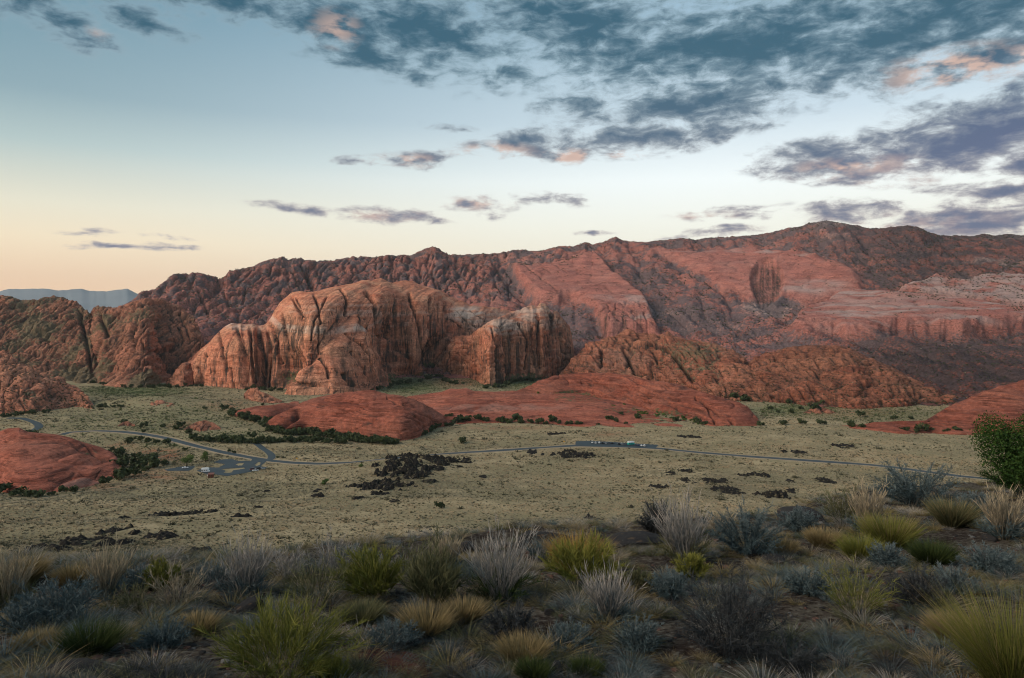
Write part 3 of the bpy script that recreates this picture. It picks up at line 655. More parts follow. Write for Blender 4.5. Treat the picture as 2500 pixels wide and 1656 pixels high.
hill_l, _ = dome('hill', [(-1000, 800), (-700, 745), (-450, 700), (-260, 725), (-100, 712), (0, 717), (15, 720), (30, 724), (53, 734), (74, 730), (100, 727), (127, 723), (157, 722), (177, 730), (189, 735), (207, 748), (219, 754), (226, 768), (240, 790), (256, 805), (262, 860), (268, 915), (272, 930)],
    [(-1000, 945), (-260, 930), (0, 930), (150, 932), (230, 938), (272, 936)], 420, [(0.22, 0.22), (0.55, 0.5), (0.85, 0.78)], 190, relief_hill,
    std_paint(veg=[(190, 920, 90, 40, .5), (60, 800, 120, 60, .12), (170, 850, 100, 70, .14), (0, 760, 150, 40, .10)], vegbase=0.24, tone=0.95), M_hill, topsm=2)
tag(hill_l, kind='structure')
hill_m, _ = dome('hill', [(200, 900), (215, 760), (228, 745), (240, 748), (257, 751), (284, 749), (300, 744), (326, 735), (355, 730), (385, 731), (411, 735), (428, 742), (444, 751), (473, 768), (491, 789), (500, 815), (510, 850), (525, 930)],
    [(200, 918), (237, 940), (296, 946), (355, 949), (393, 941), (423, 925), (470, 930), (525, 935)], 380, [(0.25, 0.2), (0.6, 0.42), (0.88, 0.74)], 190, relief_hill,
    std_paint(veg=[(355, 930, 60, 40, .55), (255, 790, 40, 50, .2), (300, 760, 110, 30, .10), (240, 900, 50, 60, .2)], vegbase=0.12), M_hill, topsm=2)
tag(hill_m, kind='structure')

# the big banded dome
def relief_big(c):
    px_, py_ = c.px, c.py
    fr = 1 - sstep(c.t, 1.0, 1.05)
    face = sstep(c.t, 0.05, 0.2) * (1 - sstep(c.t, 0.86, 1.0))
    # buttress in front
    ap = np.clip((py_ - 765) / 190.0, 0, 1.1)
    cxl = lerp(868, 830, ap); hw = lerp(6, 128, ap)
    but = np.clip(1 - np.abs(px_ - cxl + 10 * pn(py_ / 30, 1.3, 0)) / hw, 0, 1) * ap
    d = 52 * np.sqrt(but + 1e-6) * (but > 0)
    # hollows
    for cx, cyy, rx, ry, dep in [(968, 850, 34, 110, 46), (1070, 880, 34, 70, 42), (640, 880, 22, 100, 22), (712, 905, 34, 60, 24), (1010, 920, 26, 40, 20), (595, 880, 14, 90, 12)]:
        d = d - dep * sstep(blob(px_ + 6 * pn(py_ / 25, cx, 0), py_, cx, cyy, rx * 1.15, ry * 1.15), 0.0, 0.8)
    # rounded ribs between joints, curving over the crown
    sl = c.X - 0.25 * np.maximum(c.Z - 70, 0)
    a = sl / 34.0 + 0.5 * pn(c.Z / 70.0, sl / 150, 3.0)
    n = np.abs(pn(a, c.Z / 600.0, 0.5)); k = np.exp(-(n / 0.085) ** 2)
    d = d + 8 * (n ** 0.7 - 0.5)
    n2 = np.abs(pn(sl / 11.0 + 9, c.Z / 120.0, 2.0)); k2 = np.exp(-(n2 / 0.12) ** 2)
    d = d + face * 3.0 * (n2 ** 0.7 - 0.5)
    b, _ = beds(c, 9, 1.3, 0.5); b2, _ = beds(c, 3.2, 0.5, 0.6, 0.03, 2.0)
    l, lk = lumps(c, 40, 6, 0.6, 5.0)
    d = d + b + b2 + l * 0.5
    low = sstep(c.t, 0.30, 0.1)
    l2, lk2 = lumps(c, 12, 4.0, 0.8, 1.0); d = d + low * l2
    cd, ck = crack_field(c, BIG_CRACKS)
    return (d + cd) * fr, dict(k=np.clip(1.0 * ck + face * (1 - sstep(c.t, 0.50, 0.78)) * (0.8 * k + 0.45 * k2) + low * 0.4 * lk2, 0, 1))
BIG_CRACKS = [([(712, 727), (727, 760), (730, 807), (735, 850)], 2.6, 9), ([(722, 725), (733, 770), (733, 800)], 2.2, 7), ([(683, 766), (695, 825), (700, 857)], 2.6, 9), ([(656, 789), (674, 837), (679, 884)], 3.2, 11), ([(766, 718), (779, 748), (783, 790)], 2.6, 9), ([(800, 720), (768, 780), (760, 830)], 2.6, 7), ([(831, 704), (848, 733), (847, 769)], 2.6, 9),
    ([(896, 710), (920, 740), (926, 807), (944, 852), (964, 896)], 4.2, 18), ([(938, 745), (946, 780)], 3, 9), ([(1000, 712), (1020, 783), (1035, 852), (1044, 908)], 3.4, 14), ([(1050, 727), (1054, 777), (1059, 837), (1052, 890)], 3.4, 14), ([(1088, 742), (1097, 807), (1079, 866)], 3.6, 14), ([(866, 777), (881, 831), (896, 881)], 2.8, 9), ([(896, 801), (911, 852), (934, 911)], 3.0, 11), ([(778, 792), (780, 866)], 2, 6), ([(831, 819), (851, 866), (875, 925)], 2.6, 9), ([(822, 866), (837, 925)], 2.6, 8), ([(979, 792), (993, 852), (1020, 920)], 2.6, 9),
    ([(970, 725), (985, 790), (1000, 860)], 2.0, 6), ([(1070, 740), (1075, 820)], 2, 7), ([(532, 810), (540, 870), (552, 905)], 3, 11), ([(560, 900), (565, 945)], 3, 9), ([(610, 800), (612, 860), (622, 930)], 4, 14), ([(630, 800), (640, 880), (640, 945)], 3.4, 12), ([(650, 800), (655, 870), (650, 945)], 3, 11), ([(580, 800), (590, 860)], 2.4, 8), ([(500, 870), (498, 900)], 3, 9), ([(478, 900), (480, 938)], 5, 14), ([(778, 880), (782, 935)], 3, 9), ([(740, 930), (760, 955)], 3, 8), ([(800, 925), (806, 955)], 3, 8), ([(1118, 760), (1165, 800)], 1.4, 4), ([(1150, 755), (1190, 785)], 1.4, 4), ([(1090, 770), (1130, 800)], 1.4, 4)]
big_top = [(440, 905), (455, 884), (473, 866), (488, 851), (509, 834), (532, 807), (547, 795), (565, 787), (580, 792), (587, 789), (600, 793), (615, 789), (630, 792), (651, 786), (658, 777), (671, 754), (686, 736), (712, 718), (733, 712), (766, 711), (807, 702), (851, 694), (881, 688), (905, 691), (931, 685), (958, 690), (982, 683), (1011, 688), (1029, 697), (1058, 702), (1085, 718), (1118, 733), (1147, 742), (1206, 751), (1251, 761), (1300, 775)]
big_base = [(440, 932), (503, 943), (600, 952), (698, 950), (748, 961), (801, 958), (851, 950), (943, 938), (979, 921), (1038, 920), (1073, 912), (1103, 906), (1170, 900), (1250, 880), (1300, 870)]
big, _ = dome('sandstone_dome', big_top, big_base, 360, [(0.30, 0.045), (0.62, 0.11), (0.82, 0.22), (0.94, 0.48)], 270, relief_big,
    std_paint(lines=[([(655, 775), (670, 785), (683, 798), (730, 804), (800, 806), (870, 808), (880, 815)], 10, .62), ([(900, 800), (930, 784), (1000, 790)], 5, .35), ([(640, 742), (800, 745), (1000, 740)], 3, .22), ([(700, 760), (900, 757), (1060, 765)], 3, .25)],
        pale=[(1145, 765, 62, 26, .65), (1170, 790, 60, 18, .45), (563, 792, 30, 12, .6), (600, 793, 60, 10, .35), (1200, 775, 70, 22, .3), (920, 765, 120, 8, .3)],
        dark=[(632, 880, 50, 130, .85), (720, 890, 60, 110, .6), (965, 840, 46, 150, .95), (1070, 850, 50, 140, .95), (770, 780, 60, 70, .45), (840, 910, 60, 80, .55), (1015, 850, 50, 120, .5), (920, 850, 50, 120, .4), (575, 880, 40, 100, .35), (935, 770, 40, 40, .4)],
        veg=[(990, 925, 130, 26, .5), (1075, 905, 50, 40, .6), (712, 920, 50, 30, .55), (885, 780, 30, 22, .3), (850, 925, 40, 30, .2), (600, 945, 160, 12, .3)], tone=1.16), M_dome, dpx=1.6, topsm=4, back=500)
tag(big, 'huge banded red sandstone dome with dark streaked cliffs in the middle distance', 'rock formation')

# the smaller dome to its right with the pale twin knobs
def relief_right(c):
    d, e = relief_big_like(c, 26, 10); return d, e
def relief_big_like(c, lam, amp, cracks=()):
    face = sstep(c.t, 0.05, 0.2) * (1 - sstep(c.t, 0.9, 1.0)); fr = 1 - sstep(c.t, 1.0, 1.05)
    n = np.abs(pn(c.X / lam + 1.1 * pn(c.Z / 45.0, c.X / 60, 3.0), c.Z / 160.0, 0.5)); k = np.exp(-(n / 0.09) ** 2)
    n2 = np.abs(pn(c.X / (lam * .35) + 9, c.Z / 90.0, 2.0)); k2 = np.exp(-(n2 / 0.12) ** 2)
    l, lk = lumps(c, 22, 5, 0.6, 5.0); b, _ = beds(c, 6, 0.9, 0.5)
    d = face * (amp * (n ** .75 - .5) + 0.45 * amp * (n2 ** .75 - .5)) + l + b
    cd, ck = crack_field(c, cracks)
    return (d + cd) * fr, dict(k=np.clip(ck + face * (0.6 * k + 0.35 * k2) + 0.25 * lk, 0, 1))
RC = [([(1230, 800), (1235, 850), (1240, 930)], 3, 12), ([(1268, 790), (1290, 830), (1285, 900)], 3, 10), ([(1315, 780), (1318, 840), (1322, 900)], 4, 16), ([(1348, 765), (1352, 800), (1340, 870)], 3.4, 12), ([(1250, 810), (1252, 910)], 4, 14), ([(1370, 800), (1375, 860)], 3, 9), ([(1300, 800), (1305, 890)], 3, 9), ([(1215, 850), (1218, 935)], 3, 10), ([(1200, 800), (1215, 850)], 2.4, 7)]
right, _ = dome('sandstone_dome', [(1060, 880), (1073, 866), (1088, 845), (1100, 828), (1112, 820), (1147, 819), (1162, 807), (1192, 789), (1221, 774), (1245, 766), (1262, 760), (1286, 749), (1300, 746), (1309, 752), (1318, 743), (1330, 745), (1342, 757), (1348, 763), (1357, 759), (1371, 777), (1389, 795), (1397, 825), (1400, 860), (1404, 895)],
    [(1060, 910), (1103, 918), (1160, 926), (1177, 944), (1215, 943), (1233, 935), (1270, 931), (1300, 929), (1340, 926), (1404, 915)], 150, [(0.35, 0.06), (0.65, 0.14), (0.85, 0.32), (0.95, 0.6)], 190, lambda c: relief_big_like(c, 31, 6, RC),
    std_paint(pale=[(1300, 765, 70, 26, .6), (1240, 795, 70, 26, .6), (1330, 760, 30, 24, .5), (1345, 790, 40, 18, .35)], dark=[(1240, 890, 60, 120, .95), (1300, 870, 70, 120, .8), (1360, 850, 50, 110, .7), (1255, 790, 14, 40, .6), (1200, 900, 40, 60, .5)],
        veg=[(1290, 925, 90, 26, .5), (1215, 945, 60, 14, .5)]), M_dome, dpx=1.5, back=260, topsm=2)
tag(right, 'steep sandstone dome topped by two pale rounded knobs, dark stained walls', 'rock formation')

# knobby domes right of centre
def relief_knob(c):
    fr = 1 - sstep(c.t, 1.0, 1.06); w = sstep(c.t, 0.02, 0.12)
    l1, k1 = lumps(c, 55, 12, 0.45, 2.0, 0.75); l2, k2 = lumps(c, 20, 3.6, 0.4, 5.0, 0.75); l3, k3 = lumps(c, 7, 1.5, 0.4, 8.0, 0.8)
    b, _ = beds(c, 5.5, 2.0, 0.6, 0.12); j, jk = joints(c, 16, 5, 4, 0.14, 0.4)
    d = w * (l1 + l2 + l3 + b + j)
    cd, ck = crack_field(c, KNOB_CRACKS)
    return (d + cd) * fr, dict(k=np.clip(0.55 * k1 + 0.4 * k2 + 0.22 * k3 + 0.3 * jk + ck, 0, 1) * w, v=0.16 * k1)
KNOB_CRACKS = [([(1466, 850), (1465, 890)], 3.5, 12), ([(1520, 850), (1530, 870), (1545, 905)], 3.5, 12), ([(1530, 830), (1590, 850), (1600, 880)], 2.5, 8), ([(1560, 820), (1640, 860), (1690, 930)], 4, 14), ([(1580, 930), (1590, 880)], 3, 10), ([(1440, 905), (1580, 930)], 2.5, 6), ([(1520, 845), (1590, 840)], 2, 5), ([(1540, 815), (1600, 835), (1660, 870)], 2.5, 8)]
d3, _ = dome('sandstone_dome', [(1366, 914), (1389, 887), (1413, 860), (1434, 839), (1460, 835), (1484, 825), (1514, 813), (1534, 808), (1570, 811), (1608, 817), (1629, 812), (1661, 822), (1703, 834), (1747, 842), (1792, 856), (1821, 876), (1860, 930), (1880, 985)],
    [(1366, 918), (1437, 912), (1496, 918), (1576, 934), (1661, 948), (1718, 972), (1762, 986), (1830, 990), (1880, 990)], 230, [(0.3, 0.12), (0.62, 0.34), (0.85, 0.6)], 190, relief_knob,
    std_paint(pale=[(1500, 880, 110, 40, .12)], dark=[(1530, 880, 90, 50, .5), (1470, 900, 60, 30, .4), (1640, 880, 120, 60, .3)], veg=[(1640, 870, 150, 70, .16), (1720, 900, 100, 60, .14), (1700, 850, 120, 30, .2)], vegbase=0.12), M_lump, dpx=1.6, Yb=[(1366, 1380), (1440, 1330), (1580, 1240), (1720, 1090), (1880, 1010)], back=300)
tag(d3, 'knobby brown sandstone dome with cracked blocks rising behind the striped slickrock', 'rock formation')
d4, _ = dome('sandstone_dome', [(1740, 960), (1770, 925), (1800, 897), (1853, 869), (1918, 848), (1966, 843), (2007, 841), (2054, 843), (2081, 851), (2119, 872), (2185, 899), (2229, 925), (2285, 943), (2315, 958), (2345, 982)],
    [(1740, 985), (1800, 979), (1905, 986), (2023, 995), (2087, 998), (2183, 996), (2278, 990), (2345, 986)], 260, [(0.32, 0.10), (0.62, 0.34), (0.85, 0.62)], 190, relief_knob,
    std_paint(dark=[(1950, 940, 120, 60, .5), (2060, 960, 120, 40, .5), (2180, 950, 100, 40, .4)], veg=[(1900, 985, 200, 14, .25)], vegbase=0.12, tone=0.80), M_lump, dpx=1.7, back=350)
tag(d4, 'broad dark red knobby sandstone dome behind the right end of the valley', 'rock formation')

# layered slickrock
def relief_swirl(c):
    fr = 1 - sstep(c.t, 1.0, 1.06)
    dip = 0.16
    zz = c.Z + dip * (c.X - 200) * 0.9 + 3.5 * pn(c.X / 70, c.Y / 70, 0.4)
    n = pn(zz / 4.2, c.X / 90, c.Y / 90); n2 = pn(zz / 1.7 + 9, c.X / 60, c.Y / 60)
    l, lk = lumps(c, 46, 7, 0.35, 3.0)
    k = np.exp(-((n + 0.28) / 0.10) ** 2) * sstep(pn(c.X / 45, c.Y / 60, zz / 12), -0.25, 0.15)
    cd, ck = crack_field(c, [([(1700, 970), (1760, 1010), (1790, 1035)], 3, 5), ([(1720, 985), (1740, 1020), (1745, 1036)], 2.5, 4), ([(1420, 935), (1470, 940), (1530, 950)], 3, 4), ([(1560, 965), (1650, 975)], 2.5, 3), ([(1640, 990), (1700, 1020)], 2.5, 4)])
    return (2.2 * n + 0.9 * n2 + l - 2.6 * k + cd) * fr, dict(k=np.clip(0.75 * k + 0.5 * ck + 0.2 * sstep(-n2, .2, .5), 0, 1))
sw, _ = dome('sandstone_dome', [(1240, 962), (1274, 949), (1300, 941), (1312, 930), (1344, 922), (1374, 914), (1432, 910), (1503, 912), (1564, 924), (1591, 931), (1658, 939), (1699, 956), (1756, 971), (1800, 985), (1831, 1002), (1850, 1022), (1856, 1034)],
    [(1240, 968), (1300, 964), (1334, 968), (1411, 964), (1469, 974), (1537, 990), (1621, 1013), (1695, 1027), (1736, 1041), (1807, 1041), (1856, 1040)], 130, [(0.25, 0.16), (0.55, 0.42), (0.82, 0.72)], 150, relief_swirl,
    std_paint(veg=[(1400, 962, 80, 14, .5), (1620, 1006, 120, 12, .45)], tone=0.95, darkk=.8), M_slick, dpx=1.5, back=160)
tag(sw, 'long striped red slickrock dome sloping down to the right, above the parked cars', 'rock formation')
def relief_smooth(c):
    fr = 1 - sstep(c.t, 1.0, 1.06)
    zz = c.Z - 0.10 * c.X + 3.0 * pn(c.X / 60, c.Y / 60, 0.4)
    n = pn(zz / 3.6, c.X / 80, c.Y / 80); n2 = pn(zz / 1.5 + 9, c.X / 40, c.Y / 40)
    l, lk = lumps(c, 60, 6, 0.5, 3.0); l2, _ = lumps(c, 18, 1.4, 0.5, 6.0)
    k = np.exp(-((n + 0.3) / 0.07) ** 2) * sstep(pn(c.X / 30, c.Y / 40, zz / 9), 0.0, 0.3)
    cd, ck = crack_field(c, FRONT_CRACKS)
    return (0.9 * n + 0.45 * n2 + l + l2 - 1.2 * k + cd) * fr, dict(k=np.clip(0.55 * k + 0.7 * ck, 0, 1))
FRONT_CRACKS = [([(985, 985), (1030, 1010), (1075, 1030)], 2.0, 2.5), ([(945, 970), (1000, 1000), (1040, 1030)], 1.8, 2), ([(1000, 1020), (1040, 1045)], 1.8, 2), ([(880, 1010), (1000, 1020)], 1.5, 1.2), ([(775, 992), (800, 988)], 2.5, 1.5), ([(870, 1050), (920, 1020)], 2, 1.5), ([(690, 1035), (715, 1020), (728, 1008)], 7, 9),
    ([(60, 1090), (150, 1085), (210, 1100)], 1.8, 1.2), ([(40, 1150), (130, 1140)], 1.6, 1.0), ([(205, 1085), (235, 1110), (270, 1120)], 2.5, 2.5), ([(150, 1075), (210, 1105)], 1.5, 1.2), ([(120, 1170), (180, 1175)], 1.6, 1.0)]
fd, _ = dome('sandstone_dome', [(648, 1040), (653, 1029), (674, 1014), (698, 1005), (739, 982), (777, 970), (819, 962), (857, 958), (911, 958), (931, 964), (985, 970), (1029, 985), (1058, 999), (1088, 1017), (1109, 1033), (1114, 1036)],
    [(648, 1045), (668, 1054), (718, 1055), (740, 1050), (835, 1062), (903, 1075), (980, 1079), (1024, 1067), (1045, 1057), (1060, 1046), (1105, 1038), (1114, 1038)], 110, [(0.28, 0.07), (0.55, 0.22), (0.8, 0.5)], 140, relief_smooth,
    std_paint(dark=[(706, 1022, 26, 18, .7), (850, 1050, 160, 30, .25), (720, 1045, 60, 20, .4)], tone=1.0), M_slick, dpx=1.5, back=150)
tag(fd, 'smooth rounded red slickrock dome standing over the dark shrubs beside the road', 'rock formation')
def relief_flat(c):
    fr = 1 - sstep(c.t, 1.0, 1.06)
    n = pn((c.Y + 0.6 * c.X) / 22, c.X / 160, 0.3); n2 = pn((c.Y + 0.6 * c.X) / 9, c.X / 70, 4.3)
    l, lk = lumps(c, 50, 4, 0.6, 3.0)
    k = np.exp(-((n2 + 0.3) / 0.08) ** 2) * sstep(pn(c.X / 40, c.Y / 40, 1.0), 0.0, 0.3)
    return (1.3 * n + 0.6 * n2 + l - 1.0 * k) * fr, dict(k=0.6 * k)
pv, _ = dome('sandstone_pavement', [(985, 972), (1004, 968), (1040, 963), (1078, 959), (1099, 951), (1118, 953), (1139, 950), (1156, 957), (1207, 959), (1254, 956), (1291, 964), (1400, 963), (1469, 976), (1537, 990), (1621, 1010), (1700, 1027), (1740, 1036)],
    [(985, 1005), (1029, 1010), (1060, 1020), (1109, 1037), (1156, 1035), (1214, 1032), (1308, 1037), (1410, 1042), (1503, 1042), (1557, 1044), (1705, 1041), (1740, 1041)], 260, [(0.35, 0.25), (0.7, 0.6)], 110, relief_flat,
    std_paint(pale=[(1230, 995, 200, 12, .12)], veg=[(1430, 975, 90, 16, .35), (1520, 1000, 90, 14, .4), (1600, 1020, 90, 14, .4), (1350, 970, 60, 10, .25)], tone=1.12), M_slick, dpx=1.8, back=120)
tag(pv, 'flat pinkish red slickrock pavement between the two front domes', 'rock formation')
ld, _ = dome('sandstone_dome', [(-420, 1180), (-330, 1140), (-220, 1095), (-90, 1070), (0, 1058), (20, 1051), (47, 1049), (67, 1060), (98, 1063), (135, 1066), (169, 1073), (203, 1085), (243, 1095), (277, 1109), (292, 1132), (306, 1150)],
    [(-420, 1188), (-220, 1195), (0, 1201), (20, 1205), (84, 1207), (135, 1204), (203, 1191), (270, 1174), (306, 1155)], 130, [(0.3, 0.2), (0.6, 0.48), (0.85, 0.78)], 130, relief_smooth,
    std_paint(pale=[(200, 1180, 90, 14, .15)], veg=[(230, 1105, 50, 14, .35)], tone=1.12), M_slick, dpx=1.5, back=120)
tag(ld, 'low smooth pink red slickrock dome at the left edge of the picture', 'rock formation')
def relief_block(c):
    fr = 1 - sstep(c.t, 1.0, 1.06); w = sstep(c.t, 0.02, 0.15)
    l1, k1 = lumps(c, 24, 8, 0.6, 2.0, 0.75); l2, k2 = lumps(c, 8, 2.2, 0.5, 5.0, 0.8)
    b, _ = beds(c, 4.5, 1.6, 0.5, 0.3); j, jk = joints(c, 9, 2.5, 3, 0.14, 0.8)
    return (l1 + l2 + b + j) * fr * w, dict(k=np.clip(.55 * k1 + .4 * k2 + .35 * jk, 0, 1) * w, v=.2 * k1)
bk, _ = dome('sandstone_outcrop', [(-520, 985), (-400, 900), (-220, 850), (-80, 838), (0, 856), (30, 866), (50, 888), (74, 899), (97, 913), (124, 922), (142, 920), (163, 934), (192, 946), (213, 967), (226, 985), (236, 998)],
    [(-520, 1005), (-220, 1015), (0, 1012), (74, 1012), (118, 1004), (177, 994), (236, 1000)], 150, [(0.3, 0.18), (0.6, 0.45), (0.85, 0.75)], 140, relief_block,
    std_paint(veg=[(70, 960, 60, 30, .25), (110, 905, 50, 20, .25), (100, 1005, 140, 10, .4)], vegbase=0.05, tone=1.08), M_hill, dpx=1.4, back=150)
tag(bk, 'blocky orange sandstone outcrop at the left edge, above the far road bend', 'rock formation')
rs, _ = dome('sandstone_dome', [(2035, 1041), (2087, 1037), (2130, 1033), (2183, 1029), (2259, 1027), (2275, 1018), (2310, 996), (2342, 983), (2374, 967), (2399, 957), (2431, 948), (2463, 938), (2500, 932), (2600, 915), (2720, 920), (2900, 960), (3100, 1040)],
    [(2035, 1046), (2119, 1053), (2195, 1059), (2278, 1061), (2374, 1062), (2500, 1062), (2720, 1062), (3100, 1058)], 130, [(0.3, 0.22), (0.6, 0.5), (0.85, 0.78)], 120, relief_swirl,
    std_paint(veg=[(2280, 1035, 60, 14, .3), (2400, 1005, 80, 12, .25)], tone=0.95, darkk=.7), M_slick, dpx=1.7, back=180)
tag(rs, 'dark red slickrock slab rising to the right edge behind the green tree', 'rock formation')
# small outcrops in the valley
def small_rock(pts_top, base, depth, label, relief=relief_block, mat=M_hill, tone=1.0, name='sandstone_outcrop', veg=0.1):
    o_, _ = dome(name, pts_top, base, depth, [(0.35, 0.2), (0.7, 0.55)], 40, relief, std_paint(vegbase=veg, tone=tone), mat, dpx=1.4, sink=2.0)
    tag(o_, label, 'rock formation'); return o_
small_rock([(446, 1050), (460, 1040), (480, 1030), (500, 1026), (522, 1032), (541, 1046)], [(446, 1052), (500, 1055), (541, 1050)], 26, 'small isolated red rock mound among scrub left of the smooth dome')
small_rock([(286, 1040), (300, 1030), (312, 1028), (330, 1037)], [(286, 1042), (330, 1042)], 14, 'tiny red rock mound beyond the far bend of the road')
small_rock([(595, 962), (606, 950), (622, 946), (640, 957), (655, 962), (675, 972), (690, 978)], [(595, 975), (640, 985), (690, 984)], 30, 'pile of red boulders below the left columns of the big dome', tone=1.05)
small_rock([(560, 1010), (590, 1000), (625, 992), (660, 990), (700, 985), (730, 980)], [(560, 1014), (610, 1022), (660, 1020), (730, 1000)], 50, 'low red slabs left of the smooth rounded dome', relief=relief_flat, mat=M_slick, tone=1.1)
small_rock([(405, 930), (421, 918), (432, 900), (445, 886), (458, 884), (468, 895), (474, 935)], [(405, 938), (440, 945), (474, 942)], 40, 'small arched red rock knob at the left foot of the big dome', veg=0.0)
small_rock([(1960, 1008), (1980, 998), (2000, 992), (2020, 998), (2042, 1008)], [(1960, 1012), (2042, 1012)], 24, 'low red rock hump in the green strip below the dark knobby dome', tone=.85)
small_rock([(355, 984), (375, 979), (395, 980), (420, 984), (430, 992)], [(355, 990), (430, 994)], 20, 'thin red rock ledge in the scrub left of the boulder pile')
# ------------------------------------------------------------------ roads, lots and paths
M_asph = plain_mat('asphalt', (0.042, 0.060, 0.072), 0.75, 0.2, 0.15, 0.3)
M_dirt = plain_mat('dirt_track', (0.33, 0.24, 0.16), 0.95, 0.15, 0.3, 0.05)
def dens(pts, step=6.0):
    out = []
    for (a, b), (c, d) in zip(pts[:-1], pts[1:]):
        n = max(1, int(math.hypot(c - a, d - b) / step))
        for i in range(n): out.append((a + (c - a) * i / n, b + (d - b) * i / n))
    out.append(pts[-1]); return out
ROADS_W = []
def ribbon(name, pix, width, mat, lift=0.3):
    P = np.array([hit(a, b, 100.0)[:2] for a, b in dens(pix)])
    for _ in range(3): P[1:-1] = 0.25 * P[:-2] + 0.5 * P[1:-1] + 0.25 * P[2:]
    T = np.gradient(P, axis=0); T /= np.linalg.norm(T, axis=1, keepdims=True) + 1e-9
    Nn = np.stack([-T[:, 1], T[:, 0]], 1)
    rows = []
    for s in np.linspace(-0.5, 0.5, 5):
        Q = P + Nn * width * s; rows.append(np.c_[Q, zground(Q[:, 0], Q[:, 1]) + lift * (1 if abs(s) < 0.45 else 0.3)])
    V = np.array(rows)
    o = obj(name, mesh_from(name, V.reshape(-1, 3), grid_faces(*V.shape[:2]), [mat])); tag(o, kind='structure')
    ROADS_W.append((P, width))
    return o
M_shoulder = plain_mat('road_shoulder', (0.36, 0.28, 0.19), 0.95, 0.25, 0.25, 0.05)
MAIN = [(150, 1062), (169, 1056), (237, 1052), (304, 1055), (355, 1061), (406, 1070), (473, 1088), (541, 1104), (608, 1117), (659, 1125), (710, 1130), (777, 1133), (852, 1130), (937, 1121), (1021, 1113), (1122, 1106), (1241, 1099), (1342, 1092), (1410, 1088), (1503, 1090), (1604, 1095), (1705, 1105), (1841, 1116), (1976, 1125), (2119, 1135), (2186, 1142), (2342, 1163), (2406, 1169), (2560, 1190)]
ribbon('road_shoulder', MAIN, 13.0, M_shoulder, 0.14)
ribbon('road', [(20, 1021), (34, 1021), (61, 1022), (78, 1029), (98, 1038), (101, 1043), (92, 1048), (78, 1052), (60, 1058)], 8, M_asph)
ribbon('road', MAIN, 8.0, M_asph)
ribbon('road', [(622, 1081), (642, 1095), (655, 1104), (666, 1112), (668, 1118), (656, 1124)], 6, M_asph)
ribbon('path', [(-40, 1236), (0, 1230), (120, 1214), (237, 1197), (338, 1180), (400, 1168), (456, 1158)], 1.6, M_dirt, 0.12)
ribbon('path', [(110, 1064), (150, 1060), (210, 1054)], 5, M_dirt, 0.2)
LOTS = [[(480, 1150), (500, 1142), (535, 1142), (549, 1134), (521, 1130), (538, 1123), (568, 1121), (578, 1126), (613, 1126), (616, 1120), (655, 1124), (643, 1133), (637, 1139), (655, 1143), (624, 1150), (595, 1156), (554, 1163), (523, 1159), (503, 1158)],
        [(401, 1147), (449, 1139), (476, 1139), (470, 1146), (460, 1150), (409, 1151)],
        [(1404, 1088), (1406, 1078), (1440, 1077), (1497, 1080), (1552, 1084), (1608, 1087), (1600, 1095), (1500, 1091)]]
ISLES = [[(540, 1146), (567, 1144), (596, 1142), (598, 1145), (569, 1149), (565, 1155), (546, 1155), (551, 1150)], [(576, 1135), (581, 1132), (596, 1131), (591, 1137), (581, 1138)], [(622, 1136), (630, 1129), (636, 1130), (634, 1136), (626, 1139)]]
def lot(poly, isles):
    P = np.array([hit(a, b, 100.0)[:2] for a, b in poly])
    x0, y0 = P.min(0) - 2; x1, y1 = P.max(0) + 2
    xs = np.arange(x0, x1, 0.7); ys = np.arange(y0, y1, 1.1)
    Xg, Yg = np.meshgrid(xs, ys); Zg = zground(Xg, Yg)
    cx = (Xg[:-1, :-1] + Xg[1:, 1:]) / 2; cyy = (Yg[:-1, :-1] + Yg[1:, 1:]) / 2; cz = Zg[:-1, :-1]
    ppx = CX + F * cx / cyy; ppy = HY - (cz - ZC) * F / cyy
    keep = poly_sd(ppx, ppy, poly) > 0
    for q in isles: keep &= poly_sd(ppx, ppy, q) < 0
    fc = grid_faces(*Xg.shape)[keep.ravel()]
    used, inv = np.unique(fc.ravel(), return_inverse=True)
    V = np.c_[Xg.ravel(), Yg.ravel(), Zg.ravel() + 0.22][used]
    tag(obj('parking_lot', mesh_from('parking_lot', V, inv.reshape(-1, 4), [M_asph])), kind='structure')
    return P
LOT_W = [lot(LOTS[0], ISLES), lot(LOTS[1], []), lot(LOTS[2], [])]
def road_clear(x, y):
    """distance to the nearest asphalt edge, metres"""
    d = np.full(x.shape, 1e9)
    for P, w in ROADS_W: d = np.minimum(d, seg_dist(x, y, [tuple(p) for p in P[::3]] + [tuple(P[-1])]) - w / 2)
    for P in LOT_W[0:3]: d = np.minimum(d, -poly_sd(x, y, [tuple(p) for p in P]))
    return d

